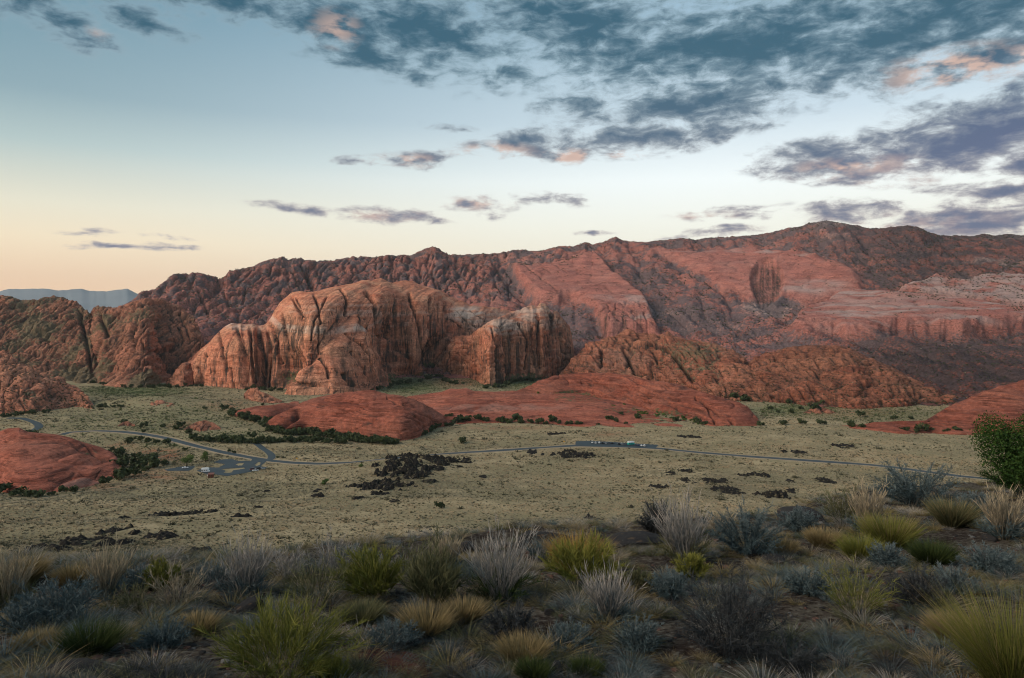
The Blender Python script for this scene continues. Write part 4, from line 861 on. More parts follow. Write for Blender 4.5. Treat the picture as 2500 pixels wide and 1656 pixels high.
# ------------------------------------------------------------------ black lava outcrops
def lava_mat():
    m, t, bs = new_mat('black_lava')
    co = t.n('ShaderNodeTexCoord').outputs['Object']
    c = t.mix(t.noise(co, 0.9, 5.0, 0.65), (0.006, 0.006, 0.007, 1), (0.028, 0.025, 0.022, 1))
    c = t.mix(t.smooth(t.noise(co, 0.45, 4.0), 0.56, 0.66), c, (0.13, 0.11, 0.07, 1))
    t.link(c, bs.inputs['Base Color']); bs.inputs['Roughness'].default_value = 0.95
    return m
M_lava = lava_mat()
LAVA_PX = []
def lava(px, py, w, h, label, rot=0.0, rh=1.5, seed=0, cell=0.62, group=None, solid=0.0):
    LAVA_PX.append((px, py, w, h, rot)); X0, Y0, Z0 = hit(px, py, 100.0)
    hw = max(1.2, 0.5 * w * Y0 / F); drop = ZC - Z0
    hd = max(1.2, 0.5 * (h * Y0 * Y0 / (F * drop)) )
    c_, s_ = math.cos(math.radians(rot)), math.sin(math.radians(rot))
    nx = int(2.4 * hw / cell) + 2; ny = int(2.4 * hd / cell) + 2
    if nx * ny > 9000: f_ = math.sqrt(nx * ny / 9000.0); nx = int(nx / f_); ny = int(ny / f_)
    u, v = np.meshgrid(np.linspace(-1.2, 1.2, nx), np.linspace(-1.2, 1.2, ny))
    rs_ = np.random.RandomState(seed + int(px) * 7 + int(py))
    uu = u * hw + rs_.normal(0, 0.16, u.shape) * cell; vv = v * hd + rs_.normal(0, 0.16, u.shape) * cell
    x = X0 + uu * c_ - vv * s_; y = Y0 + uu * s_ + vv * c_
    fld = 0.80 + solid - (u * u + v * v) + 2.0 * fbm(x / 7.0 + seed, y / 9.0, 0.3, 3) + 0.8 * pn(x / 2.2, y / 2.6, 5.5)
    hgt = 1.25 * rh * np.clip(fld, 0, 1.0) ** 0.6 * (0.35 + 1.2 * np.abs(pn(x / 3.6, y / 3.6, 2.0)) + 0.5 * np.abs(pn(x / 1.5, y / 1.5, 8.0)) + 0.16 * rs_.rand(*x.shape))
    z = zground(x, y) - 0.35 + hgt
    fc = grid_faces(ny, nx); keep = (fld.ravel()[fc].max(1) > 0)
    if keep.sum() < 4: keep[:] = True
    fc = fc[keep]; used, inv = np.unique(fc.ravel(), return_inverse=True)
    V = np.c_[x.ravel(), y.ravel(), z.ravel()][used]
    o = obj('lava_outcrop', mesh_from('lava_outcrop', V, inv.reshape(-1, 4), [M_lava], smooth=False))
    tag(o, label, 'lava rock', group)
GRP_L = 'black lava outcrops scattered over the dry valley'
small_l = 'tiny black lava outcrop poking out of the dry grass'
for a in [
    (426, 1258, 110, 16, 'wide flat black lava outcrop below the brown restroom hut, left valley'), (503, 1252, 44, 12, 'broken black lava patch just right of the wide flat one'), (588, 1262, 32, 13, 'small peaked black lava outcrop below the parking lot'),
    (294, 1299, 80, 18, 'ragged black lava patch, topmost of the left slope cluster'), (203, 1322, 112, 28, 'long black lava band stepping down the left slope'), (287, 1326, 60, 22, 'black lava patch under the ragged one on the left slope'), (395, 1310, 70, 18, 'tapering black lava patch right of the left slope cluster'),
    (115, 1345, 95, 22, 'thick black lava mound lowest at the far left, above the grass'), (304, 1266, 30, 7, small_l), (777, 1213, 40, 9, 'thin slanted black lava ledge left of the long lava ridge'), (774, 1199, 16, 9, small_l), (473, 1352, 64, 18, 'dim black lava patch just above the foreground brush, left'), (331, 1356, 54, 18, 'dark lava patch behind the tall straw stalks'),
    (1040, 1120, 150, 14, 'black lava crest along the top of the long lava ridge', 6, 2.4), (985, 1150, 110, 26, 'broad black lava face on the long ridge below the road', 24, 2.6), (1004, 1140, 34, 20, 'tall black lava knob at the middle of the long ridge', 0, 2.8), (943, 1187, 110, 26, 'black lava tongue running down the left side of the ridge', 26, 2.2), (918, 1206, 54, 10, 'low black lava toe at the bottom of the ridge', 8, 1.6), (1048, 1175, 30, 10, 'black lava lump right of the ridge foot'), (1050, 1143, 52, 8, 'thin black lava shelf right of the ridge knob'), (876, 1217, 26, 8, small_l), (866, 1187, 32, 9, 'small black lava bits left of the ridge tongue'), (1139, 1126, 44, 8, 'short black lava string at the right end of the ridge crest'),
    (1296, 1104, 22, 10, 'lone black lava lump just below the road'), (1406, 1111, 100, 14, 'long flat black lava patch below the parked cars', 0, 1.8), (1325, 1109, 10, 5, small_l), (1460, 1268, 70, 10, 'thin black lava ledge above the foreground basalt'),
    (1675, 1175, 42, 12, 'oval black lava outcrop, right half of the valley'), (1608, 1188, 40, 10, 'flat black lava outcrop left of the oval one'), (1739, 1175, 54, 14, 'forked black lava outcrop right of the oval one'), (1675, 1151, 28, 8, small_l), (1776, 1201, 60, 24, 'broken black lava field left of the hollow mound'), (1886, 1210, 52, 30, 'large black lava mound with a hollow, right valley', 0, 2.4), (1930, 1202, 26, 10, 'black lava lip on the right rim of the hollow mound'), (1925, 1174, 16, 6, small_l), (2016, 1175, 34, 14, 'black lava outcrop behind the olive brush at right'), (1634, 1157, 22, 7, small_l), (1841, 1161, 76, 7, 'long thin black lava string above the hollow mound'), (1540, 1237, 14, 6, small_l), (1591, 1245, 16, 5, small_l), (1355, 1060, 40, 5, small_l), (1690, 1067, 60, 5, small_l), (2060, 1090, 40, 6, small_l), (1940, 1105, 50, 5, small_l), (1180, 1165, 18, 6, small_l), (650, 1200, 14, 4, small_l), (960, 1225, 24, 6, small_l), (630, 1239, 20, 4, small_l)]:
    px, py, w, h, lab = a[:5]; rot = a[5] if len(a) > 5 else 0.0; rh = a[6] if len(a) > 6 else (1.0 if w < 26 else 1.5); w *= 1.1; h *= 1.15
    lava(px, py, w, h, lab, rot, rh, seed=len(lab), group=GRP_L)

# ------------------------------------------------------------------ leafy shrubs and trees
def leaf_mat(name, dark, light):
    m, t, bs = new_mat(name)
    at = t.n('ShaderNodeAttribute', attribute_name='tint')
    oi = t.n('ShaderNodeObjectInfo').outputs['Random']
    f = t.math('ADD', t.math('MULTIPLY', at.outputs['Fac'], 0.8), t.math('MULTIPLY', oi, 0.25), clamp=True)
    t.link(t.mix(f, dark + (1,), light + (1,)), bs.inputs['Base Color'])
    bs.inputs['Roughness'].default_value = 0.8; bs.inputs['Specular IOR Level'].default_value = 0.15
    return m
M_leaf_dk = leaf_mat('dark_foliage', (0.022, 0.034, 0.016), (0.065, 0.085, 0.035))
M_leaf_md = leaf_mat('green_foliage', (0.035, 0.060, 0.018), (0.10, 0.155, 0.035))
M_leaf_sg = leaf_mat('sage_foliage', (0.075, 0.085, 0.05), (0.17, 0.175, 0.105))
M_bark = plain_mat('bark', (0.075, 0.058, 0.045), 0.95, 0.3, 8.0, 0.05)
def quads(cen, nrm, up, sx, sy):
    a = np.cross(nrm, up); a /= np.linalg.norm(a, axis=1, keepdims=True) + 1e-9
    b = np.cross(nrm, a)
    v = np.stack([cen - a * sx[:, None], cen - b * sy[:, None] * 0.7, cen + a * sx[:, None], cen + b * sy[:, None]], 1)
    return v.reshape(-1, 3), np.arange(len(cen) * 4).reshape(-1, 4)
def crown(seed, n, lobes, leaf, flat=0.8):
    """leaf-sized faces spread through several uneven lobes; unit width, base at 0"""
    r = np.random.RandomState(seed)
    C = []; 
    for i in range(lobes):
        a = r.rand() * 6.28; q = 0.30 * math.sqrt(r.rand())
        C.append((q * math.cos(a), q * math.sin(a), 0.22 + 0.42 * r.rand(), 0.13 + 0.13 * r.rand()))
    C = np.array(C); pick = r.randint(0, lobes, n)
    d = r.normal(size=(n, 3)); d /= np.linalg.norm(d, axis=1, keepdims=True)
    rad = C[pick, 3] * (0.55 + 0.5 * r.rand(n))
    p = C[pick, :3] + d * rad[:, None]; p[:, 2] = np.maximum(p[:, 2] * flat, 0.01 + 0.04 * r.rand(n))
    nr = d + r.normal(0, 0.6, (n, 3)); nr /= np.linalg.norm(nr, axis=1, keepdims=True)
    v, f = quads(p, nr, r.normal(size=(n, 3)), leaf * (0.6 + 0.8 * r.rand(n)), leaf * (0.6 + 0.8 * r.rand(n)))
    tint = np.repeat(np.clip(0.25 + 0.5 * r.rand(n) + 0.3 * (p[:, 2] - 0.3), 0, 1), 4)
    return v, f, tint
def shrub_mesh(name, seed, n, lobes, leaf, mat, flat=0.8):
    v, f, t_ = crown(seed, n, lobes, leaf, flat)
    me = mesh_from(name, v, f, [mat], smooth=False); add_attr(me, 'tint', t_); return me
SHRUB = [shrub_mesh('shrub', 20 + i, 260, 6 + i % 3, 0.080, M_leaf_dk, 0.7 + 0.1 * (i % 3)) for i in range(6)]
SHRUB_S = [shrub_mesh('shrub', 40 + i, 150, 5, 0.080, M_leaf_md, 0.7) for i in range(3)]
SHRUB_Q = []
def put_shrub(px, py, size_px, label, group, k=None, green=False, name='shrub'):
    SHRUB_Q.append((size_px, px, py, label, group, green))
def grow_shrubs(limit=285):
    """the largest in view become things of their own, the small rest one mass"""
    Q = sorted(SHRUB_Q, key=lambda q: -(q[0] + (100 if q[4] is None else 0))); rest = []
    for i, (size_px, px, py, label, group, green) in enumerate(Q):
        X, Y, Z = hit(px, py, 100.0); s = size_px * 1.45 * Y / F
        rz = random.uniform(0, 6.28); kz = random.uniform(0.8, 1.1)
        if i >= limit: rest.append((X, Y, Z - 0.1, s, kz, rz, green)); continue
        src = SHRUB_S if green else SHRUB
        tag(obj('shrub', random.choice(src), None, (X, Y, Z - 0.1), (0, 0, rz), (s, s, s * kz)), label, 'shrub', group)
    return rest
def run(pts, n, smin, smax, spread, label, group, green=False):
    D = dens(pts, 2.0)
    for i in range(n):
        px, py = D[int((i + random.random()) / n * (len(D) - 1))]
        put_shrub(px + random.uniform(-spread, spread), py + random.uniform(-spread, spread) * 0.35, random.uniform(smin, smax), label, group, green=green)
run([(655, 1052), (700, 1063), (745, 1060), (800, 1069), (870, 1078), (935, 1084), (968, 1085)], 60, 14, 24, 6, 'dark green shrub in the thicket along the foot of the smooth dome', 'shrubs along the smooth dome')
run([(463, 1074), (540, 1080), (625, 1082), (690, 1079), (760, 1080), (850, 1083)], 52, 12, 22, 6, 'dark green shrub in the long hedge like row above the road', 'shrubs in the row above the road')
run([(556, 1006), (590, 1020), (630, 1030), (660, 1042)], 24, 12, 20, 12, 'dark green shrub in the thicket left of the smooth dome', 'shrubs left of the smooth dome')
run([(1032, 1066), (1048, 1052), (1068, 1043), (1104, 1039)], 14, 10, 17, 4, 'dark green shrub at the right foot of the smooth dome', 'shrubs right of the smooth dome')
for px, py, s in [(1095, 1021, 18), (1116, 1033, 26), (1128, 1031, 22), (1142, 1031, 22), (1166, 1028, 20), (1178, 1029, 14), (1190, 1031, 16), (1220, 1032, 20), (1232, 1033, 16), (1245, 1033, 18), (1261, 1031, 24), (1272, 1034, 16), (1295, 1034, 14), (1318, 1036, 18), (1332, 1037, 14), (1350, 1034, 20), (1362, 1037, 14), (1389, 1039, 16), (1413, 1039, 18)]:
    put_shrub(px, py, s, 'dark green shrub in the row along the edge of the pink pavement', 'shrubs along the pavement edge')
run([(1320, 962), (1360, 966), (1400, 975), (1470, 985), (1530, 1000), (1600, 1015), (1680, 1027), (1720, 1036)], 56, 5, 12, 16, 'small green shrub on the slope between pavement and striped dome', 'shrubs under the striped dome', True)
for px, py, s in [(1489, 1028, 18), (1506, 1032, 14), (1516, 1015, 14), (1557, 1025, 18), (1648, 1028, 16), (1702, 1034, 18), (1719, 1038, 16), (1491, 1024, 12), (1460, 1038, 8), (1528, 1037, 9)]:
    put_shrub(px, py, s, 'dark green shrub below the striped dome', 'larger shrubs below the striped dome')
for px, py, s in [(1790, 977, 22), (1820, 980, 26), (1858, 1039, 18), (1912, 1038, 18), (1959, 1036, 18), (2006, 1037, 20), (2077, 1044, 20), (2103, 1047, 18), (2205, 1056, 22), (2250, 1058, 26), (2272, 1056, 26), (2307, 1059, 18), (2336, 1059, 20), (1988, 1005, 26), (1929, 986, 16), (2007, 990, 28), (2055, 990, 26), (1880, 999, 14), (1931, 1009, 14), (2103, 1019, 20), (2183, 1025, 14), (2224, 1024, 12), (1900, 1008, 10), (1955, 1002, 12), (2130, 1040, 14), (2160, 1050, 14)]:
    put_shrub(px, py, s, 'dark green shrub on the green strip at the right end of the valley', 'shrubs at the right end of the valley')
for px, py, s in [(7, 1205, 34), (44, 1212, 30), (70, 1213, 22), (95, 1213, 28), (125, 1211, 16), (152, 1205, 20), (179, 1201, 20)]:
    put_shrub(px, py, s, 'dark green shrub along the foot of the low pink dome', 'shrubs below the low pink dome')
put_shrub(255, 1184, 26, 'lone dark round shrub at the right foot of the low pink dome', None)
for px, py, s in [(291, 1112, 26), (262, 1114, 18), (331, 1120, 20), (314, 1140, 34), (338, 1143, 36), (365, 1144, 34), (372, 1131, 30), (399, 1136, 20), (304, 1170, 34), (324, 1164, 36), (291, 1164, 24), (280, 1118, 14), (345, 1128, 20), (300, 1128, 24), (285, 1140, 26), (355, 1150, 20)]:
    put_shrub(px, py, s, 'dark green shrub in the thicket right of the low pink dome', 'shrubs right of the low pink dome')
put_shrub(81, 1063, 24, 'dark shrub on the top of the low pink dome', None)
run([(0, 1018), (70, 1014), (120, 1008)], 9, 8, 18, 4, 'dark shrub at the foot of the blocky orange outcrop', 'shrubs at the blocky outcrop')
run([(236, 994), (300, 996)], 8, 7, 14, 5, 'dark shrub right of the blocky orange outcrop', 'shrubs right of the blocky outcrop')
run([(195, 925), (230, 938), (320, 948), (395, 946), (500, 944)], 26, 6, 13, 6, 'dark green shrub under the left hills', 'shrubs under the left hills')
run([(600, 952), (700, 956), (866, 955), (925, 954), (979, 936), (1029, 933), (1064, 921), (1095, 936), (1140, 940)], 56, 8, 15, 9, 'dark green shrub at the foot of the big banded dome', 'shrubs under the big dome')
run([(1180, 948), (1221, 949), (1251, 934), (1300, 930), (1330, 925)], 18, 9, 16, 7, 'dark green shrub at the foot of the twin knobbed dome', 'shrubs under the twin knobbed dome')
for px, py, s in [(304, 1036, 14), (351, 1045, 16), (399, 1045, 14), (443, 1045, 18), (406, 1083, 20), (362, 1082, 18), (318, 1082, 22), (382, 1083, 14), (571, 1107, 9), (679, 1118, 7), (453, 1102, 12), (615, 1072, 20), (560, 1103, 9), (345, 1076, 16), (430, 1050, 14), (460, 1058, 16), (350, 1058, 9), (275, 1100, 12), (640, 990, 9), (500, 1000, 10)]:
    put_shrub(px, py, s, 'small dark shrub dotted over the scrub around the road', 'shrubs dotted around the road')
put_shrub(1130, 1082, 20, 'lone dark green bush in the grass above the road, right of the smooth dome', None)
put_shrub(882, 1140, 10, 'lone small bush just below the road at the middle', None, green=True)
put_shrub(796, 1183, 20, 'lone pale green bush in the grass left of the lava ridge', None, green=True)
put_shrub(1073, 1241, 20, 'lone dark green bush low in the middle of the dry valley', None)

SHRUB_REST = grow_shrubs()
def tree(px, py, w_px, h_px, label, mat, seed, n=900, name='tree', leaf=0.032):
    X, Y, Z = hit(px, py); W = w_px * Y / F; H = h_px * Y / F
    e = bpy.data.objects.new(name, None); COL.objects.link(e); e.location = (X, Y, Z); tag(e, label, 'tree')
    v, f, t_ = crown(seed, n, 12, leaf, 1.0)
    v = v * np.array([W * 1.15, W * 1.15, H * 1.25]) + np.array([0, 0, H * 0.10])
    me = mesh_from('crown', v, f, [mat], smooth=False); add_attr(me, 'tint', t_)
    obj('crown', me, e)
    # trunk with limbs
    vs = []; fs = []
    def limb(p0, p1, r0, r1, k=6):
        a = np.array(p0, float); b = np.array(p1, float); d = b - a; d /= np.linalg.norm(d) + 1e-9
        s = np.cross(d, (0.3, 0.9, 0.1)); s /= np.linalg.norm(s); q = np.cross(d, s)
        base = len(vs)
        for c_, r_ in ((a, r0), (b, r1)):
            for i in range(k): th = 6.283 * i / k; vs.append(c_ + (s * math.cos(th) + q * math.sin(th)) * r_)
        for i in range(k): fs.append((base + i, base + (i + 1) % k, base + k + (i + 1) % k, base + k + i))
    limb((0, 0, -0.2), (0.02 * W, 0, H * 0.38), 0.035 * W, 0.026 * W)
    rr = random.Random(seed)
    for i in range(6):
        a = i * 1.05 + rr.random(); limb((0.02 * W, 0, H * rr.uniform(0.22, 0.38)), (0.30 * W * math.cos(a), 0.30 * W * math.sin(a), H * rr.uniform(0.5, 0.8)), 0.02 * W, 0.006 * W)
    obj('trunk', mesh_from('trunk', np.array(vs), fs, [M_bark]), e)
    return e
M_leaf_lt = leaf_mat('light_green_foliage', (0.07, 0.115, 0.03), (0.16, 0.21, 0.06))
tree(501, 1129, 24, 26, 'compact round bright green tree above the parking lot', M_leaf_md, 61)
tree(456, 1138, 36, 28, 'spreading pale green tree left of the parking lot', M_leaf_lt, 62)
tree(427, 1140, 18, 15, 'small dark bare looking tree left of the pale green tree', M_leaf_dk, 63, 400)

# ------------------------------------------------------------------ vehicles
def paint_mat(name, col): return plain_mat(name, col, 0.35, 0.03, 1.0, 0.5)
CARP = {'white': paint_mat('paint_white', (0.78, 0.80, 0.82)), 'black': paint_mat('paint_black', (0.012, 0.014, 0.018)), 'silver': paint_mat('paint_silver', (0.42, 0.44, 0.46)), 'grey': paint_mat('paint_grey', (0.10, 0.11, 0.13)), 'blue': paint_mat('paint_blue', (0.02, 0.04, 0.10)), 'red': paint_mat('paint_dark_red', (0.16, 0.02, 0.02)), 'teal': paint_mat('paint_teal', (0.02, 0.42, 0.38))}
M_glass = plain_mat('dark_glass', (0.02, 0.025, 0.03), 0.1, 0.1, 1.0, 0.6); M_tyre = plain_mat('tyre_rubber', (0.015, 0.015, 0.016), 0.9); M_rim = plain_mat('wheel_rim', (0.5, 0.5, 0.52), 0.35, 0.05, 1, 0.5, 0.8)
def hull(secs):
    """sections along x: (x, half width, z low, z high, top half width)"""
    v = []; f = []
    for x, hw, zl, zh, tw in secs: v += [(x, -hw * 0.92, zl), (x, -hw, lerp(zl, zh, 0.45)), (x, -tw, zh), (x, tw, zh), (x, hw, lerp(zl, zh, 0.45)), (x, hw * 0.92, zl)]
    for i in range(len(secs) - 1):
        for k in range(6): f.append((i * 6 + k, i * 6 + (k + 1) % 6, i * 6 + 6 + (k + 1) % 6, i * 6 + 6 + k))
    f.append(tuple(range(5, -1, -1))); n = len(v); f.append(tuple(range(n - 6, n)))
    return v, f
def disc_mesh(name, r, w, mat, k=14, ri=0.0):
    v = []; f = []
    for s in (-w / 2, w / 2):
        for i in range(k): a = 6.283 * i / k; v.append((r * math.cos(a), s, r * math.sin(a)))
    f = [(i, (i + 1) % k, k + (i + 1) % k, k + i) for i in range(k)] + [tuple(range(k - 1, -1, -1)), tuple(range(k, 2 * k))]
    return mesh_from(name, v, f, [mat], smooth=False)
TYRE = disc_mesh('tyre', 0.34, 0.22, M_tyre); RIM = disc_mesh('rim', 0.20, 0.235, M_rim)
def join_vf(parts):
    V = []; Fc = []
    for v, f in parts: b = len(V); V += list(v); Fc += [tuple(i + b for i in q) for q in f]
    return V, Fc
def car_meshes(kind, mat):
    L, hw = (4.7, 0.92) if kind == 'suv' else (4.5, 0.88)
    rt = 1.75 if kind == 'suv' else 1.42
    belt = 1.02 if kind == 'suv' else 0.92
    low = hull([(-L / 2, hw * 0.86, 0.45, belt * 0.80, hw * 0.78), (-L / 2 + 0.18, hw * 0.97, 0.28, belt * 0.98, hw * 0.88), (-0.9, hw, 0.24, belt, hw * 0.93), (0.9, hw, 0.24, belt, hw * 0.93), (L / 2 - 0.7, hw * 0.97, 0.24, belt * 0.90, hw * 0.88), (L / 2 - 0.12, hw * 0.92, 0.30, belt * 0.74, hw * 0.8), (L / 2, hw * 0.84, 0.42, belt * 0.64, hw * 0.72)])
    back = -L / 2 + (0.25 if kind == 'suv' else 0.85)
    roof = hull([(back + (0.2 if kind == 'suv' else 0.55), hw * 0.72, rt - 0.07, rt, hw * 0.62), (0.0, hw * 0.76, rt - 0.07, rt + 0.03, hw * 0.66), (0.55, hw * 0.72, rt - 0.07, rt, hw * 0.62)])
    win = hull([(back, hw * 0.90, belt - 0.05, belt + 0.02, hw * 0.80), (back + (0.2 if kind == 'suv' else 0.55), hw * 0.90, belt - 0.05, rt - 0.05, hw * 0.70), (0.5, hw * 0.90, belt - 0.05, rt - 0.05, hw * 0.70), (1.25, hw * 0.90, belt - 0.05, belt + 0.02, hw * 0.80)])
    b = join_vf([low, roof])
    return mesh_from('body', b[0], b[1], [mat], smooth=False), mesh_from('windows', win[0], win[1], [M_glass], smooth=False), L
CARCACHE = {}
M_lamp = plain_mat('headlamp', (0.7, 0.7, 0.66), 0.2, 0.02, 1, 0.5)
LAMP = mesh_from('headlight', *(lambda h_: h_)(hull([(-0.03, 0.16, -0.06, 0.07, 0.14), (0.04, 0.14, -0.05, 0.06, 0.12)])), [M_lamp], smooth=False)
def car(px, py, kind, colour, rz, label, group=None):
    key = (kind, colour)
    if key not in CARCACHE: CARCACHE[key] = car_meshes(kind, CARP[colour])
    bm_, wm_, L = CARCACHE[key]
    X, Y, Z = hit(px, py)
    e = bpy.data.objects.new('parked_car', None); COL.objects.link(e); e.location = (X, Y, Z + 0.26); e.rotation_euler = (0, 0, math.radians(rz))
    tag(e, label, 'car', group)
    obj('body', bm_, e); obj('windows', wm_, e)
    for sx in (-1, 1):
        obj('headlight', LAMP, e, (L / 2 - 0.05, sx * 0.58, 0.62))
        for sy in (-1, 1):
            w = obj('wheel', TYRE, e, (sx * L * 0.30, sy * 0.80, 0.34)); obj('rim', RIM, w)
    return e
G1 = 'cars parked along the road'
car(1446, 1082, 'suv', 'white', 80, 'tall white vehicle at the left end of the roadside row', G1)
car(1454, 1083.5, 'sedan', 'white', 84, 'second white car from the left end of the roadside row', G1)
car(1463, 1083, 'sedan', 'white', 82, 'third white car from the left in the roadside row', G1)
car(1471, 1084, 'suv', 'black', 84, 'black car right of the three white ones in the roadside row', G1)
car(1479, 1084, 'sedan', 'silver', 84, 'silver car in the middle of the left roadside group', G1)
car(1487, 1084, 'suv', 'grey', 82, 'dark grey car, second from the right of the left roadside group', G1)
car(1495, 1084, 'sedan', 'black', 84, 'black car at the right end of the left roadside group', G1)
car(1511, 1086, 'suv', 'black', 86, 'black car at the left end of the right roadside group', G1)
car(1518, 1086, 'sedan', 'silver', 84, 'silver car between dark ones left of the teal motorhome', G1)
car(1525, 1087, 'suv', 'grey', 84, 'dark grey car touching the left side of the teal motorhome', G1)
car(1551.5, 1088.5, 'sedan', 'grey', 84, 'dark grey car just right of the teal motorhome', G1)
car(1558.5, 1089.5, 'sedan', 'blue', 84, 'dark blue car left of the last two white cars', G1)
car(1566, 1090, 'sedan', 'white', 82, 'white car, second from the right end of the roadside row', G1)
car(1573, 1090.5, 'suv', 'white', 84, 'white car at the right end of the roadside row', G1)
G2 = 'cars in the parking lot'
car(618, 1149, 'suv', 'red', 30, 'dark red car at the lower right edge of the parking lot', G2)
car(624, 1151, 'sedan', 'white', 30, 'white car beside the dark red one in the parking lot', G2)
car(633, 1147, 'suv', 'black', 30, 'black car at the right corner of the parking lot', G2)
car(639, 1146.5, 'sedan', 'silver', 30, 'silver car at the far right corner of the parking lot', G2)
car(452, 1144.5, 'sedan', 'white', 15, 'white car on the small side lot below the pale green tree', G2)
def box_vf(x0, x1, y0, y1, z0, z1):
    return [(x, y, z) for x in (x0, x1) for y in (y0, y1) for z in (z0, z1)], [(0, 1, 3, 2), (4, 6, 7, 5), (0, 4, 5, 1), (2, 3, 7, 6), (0, 2, 6, 4), (1, 5, 7, 3)]
def motorhome(px, py, low, high, rz, L, label, name='motorhome'):
    X, Y, Z = hit(px, py)
    e = bpy.data.objects.new(name, None); COL.objects.link(e); e.location = (X, Y, Z + 0.26); e.rotation_euler = (0, 0, math.radians(rz)); tag(e, label, 'motorhome')
    a = hull([(-L / 2, 1.15, 0.45, 2.0, 1.15), (L / 2 - 1.4, 1.15, 0.4, 2.0, 1.15), (L / 2 - 0.2, 1.1, 0.4, 1.3, 1.0), (L / 2, 0.95, 0.5, 1.1, 0.9)]); obj('body', mesh_from('body', a[0], a[1], [CARP[low]], smooth=False), e)
    a = hull([(-L / 2 + 0.02, 1.17, 2.0, 3.15, 1.05), (L / 2 - 1.5, 1.17, 2.0, 3.2, 1.05), (L / 2 - 0.5, 1.1, 2.2, 3.0, 0.95)]); obj('roof', mesh_from('roof', a[0], a[1], [CARP[high]], smooth=False), e)
    for sy in (-1, 1):
        for x in (-2.2, -0.6, 0.9):
            v, f = box_vf(x - 0.5, x + 0.5, sy * 1.16 - 0.03, sy * 1.16 + 0.03, 1.35, 1.9); obj('window', mesh_from('window', v, f, [M_glass], smooth=False), e)
        for sx in (-1, 1): w = obj('wheel', TYRE, e, (sx * L * 0.32, sy * 1.0, 0.36)); obj('rim', RIM, w)
motorhome(1541, 1087, 'teal', 'white', 22, 6.6, 'teal motorhome with a white roof in the roadside row')
motorhome(502, 1154, 'white', 'white', 12, 5.6, 'white camper van at the left edge of the parking lot', 'camper_van')

# ------------------------------------------------------------------ restroom hut, notice board, road signs, walkers
def hut():
    X, Y, Z = hit(515, 1166)
    e = bpy.data.objects.new('restroom_hut', None); COL.objects.link(e); e.location = (X, Y, Z); e.rotation_euler = (0, 0, math.radians(8)); tag(e, 'small red brown restroom hut at the lower edge of the parking lot', 'building')
    mw = plain_mat('hut_wall', (0.16, 0.055, 0.04), 0.9); mr = plain_mat('hut_roof', (0.22, 0.10, 0.08), 0.8); md = plain_mat('hut_door', (0.07, 0.045, 0.035), 0.7)
    v, f = box_vf(-1.7, 1.7, -1.4, 1.4, -0.3, 2.4); obj('wall', mesh_from('wall', v, f, [mw], smooth=False), e)
    v = [(-2.0, -1.75, 2.38), (2.0, -1.75, 2.38), (2.0, 1.75, 2.9), (-2.0, 1.75, 2.9), (-2.0, -1.75, 2.56), (2.0, -1.75, 2.56), (2.0, 1.75, 3.08), (-2.0, 1.75, 3.08)]
    obj('roof', mesh_from('roof', v, [(3, 2, 1, 0), (4, 5, 6, 7), (0, 1, 5, 4), (1, 2, 6, 5), (2, 3, 7, 6), (3, 0, 4, 7)], [mr], smooth=False), e)
    for x in (-0.8, 0.8):
        v, f = box_vf(x - 0.45, x + 0.45, -1.45, -1.40, 0.0, 2.05); d = obj('door', mesh_from('door', v, f, [md], smooth=False), e)
        v, f = box_vf(x + 0.28, x + 0.36, -1.50, -1.45, 0.95, 1.08); obj('handle', mesh_from('handle', v, f, [M_rim], smooth=False), d)
    v, f = box_vf(-1.25, -1.05, 0.9, 1.1, 2.7, 4.0); obj('vent_pipe', mesh_from('vent_pipe', v, f, [md], smooth=False), e)
    X, Y, Z = hit(507, 1166)
    e = bpy.data.objects.new('notice_board', None); COL.objects.link(e); e.location = (X, Y, Z); tag(e, 'pale notice board on dark posts left of the restroom hut', 'sign')
    for s in (-0.5, 0.5): v, f = box_vf(s - 0.07, s + 0.07, -0.07, 0.07, -0.3, 2.3); obj('post', mesh_from('post', v, f, [md], smooth=False), e)
    v, f = box_vf(-0.42, 0.42, -0.05, 0.03, 0.9, 2.0); obj('panel', mesh_from('panel', v, f, [CARP['white']], smooth=False), e)
hut()
M_yel = plain_mat('sign_yellow', (0.75, 0.42, 0.02), 0.5, 0.03); M_post = plain_mat('sign_post', (0.25, 0.25, 0.24), 0.6)
def road_sign(px, py, label):
    X, Y, Z = hit(px, py)
    e = bpy.data.objects.new('road_sign', None); COL.objects.link(e); e.location = (X, Y, Z); tag(e, label, 'sign', 'yellow road signs')
    v, f = box_vf(-0.05, 0.05, -0.05, 0.05, -0.3, 2.0); obj('post', mesh_from('post', v, f, [M_post], smooth=False), e)
    s = 0.62; v = [(0, -0.08, 2.0 - s + 0.5), (s, -0.08, 2.5), (0, -0.08, 2.5 + s), (-s, -0.08, 2.5)]; v += [(a, -0.05, c) for a, b, c in v]
    obj('panel', mesh_from('panel', v, [(0, 1, 2, 3), (7, 6, 5, 4), (0, 4, 5, 1), (1, 5, 6, 2), (2, 6, 7, 3), (3, 7, 4, 0)], [M_yel], smooth=False), e)
road_sign(725, 1127, 'small yellow diamond road sign beside the road right of the junction')
road_sign(1377, 1085, 'small yellow road sign left of the roadside car row')
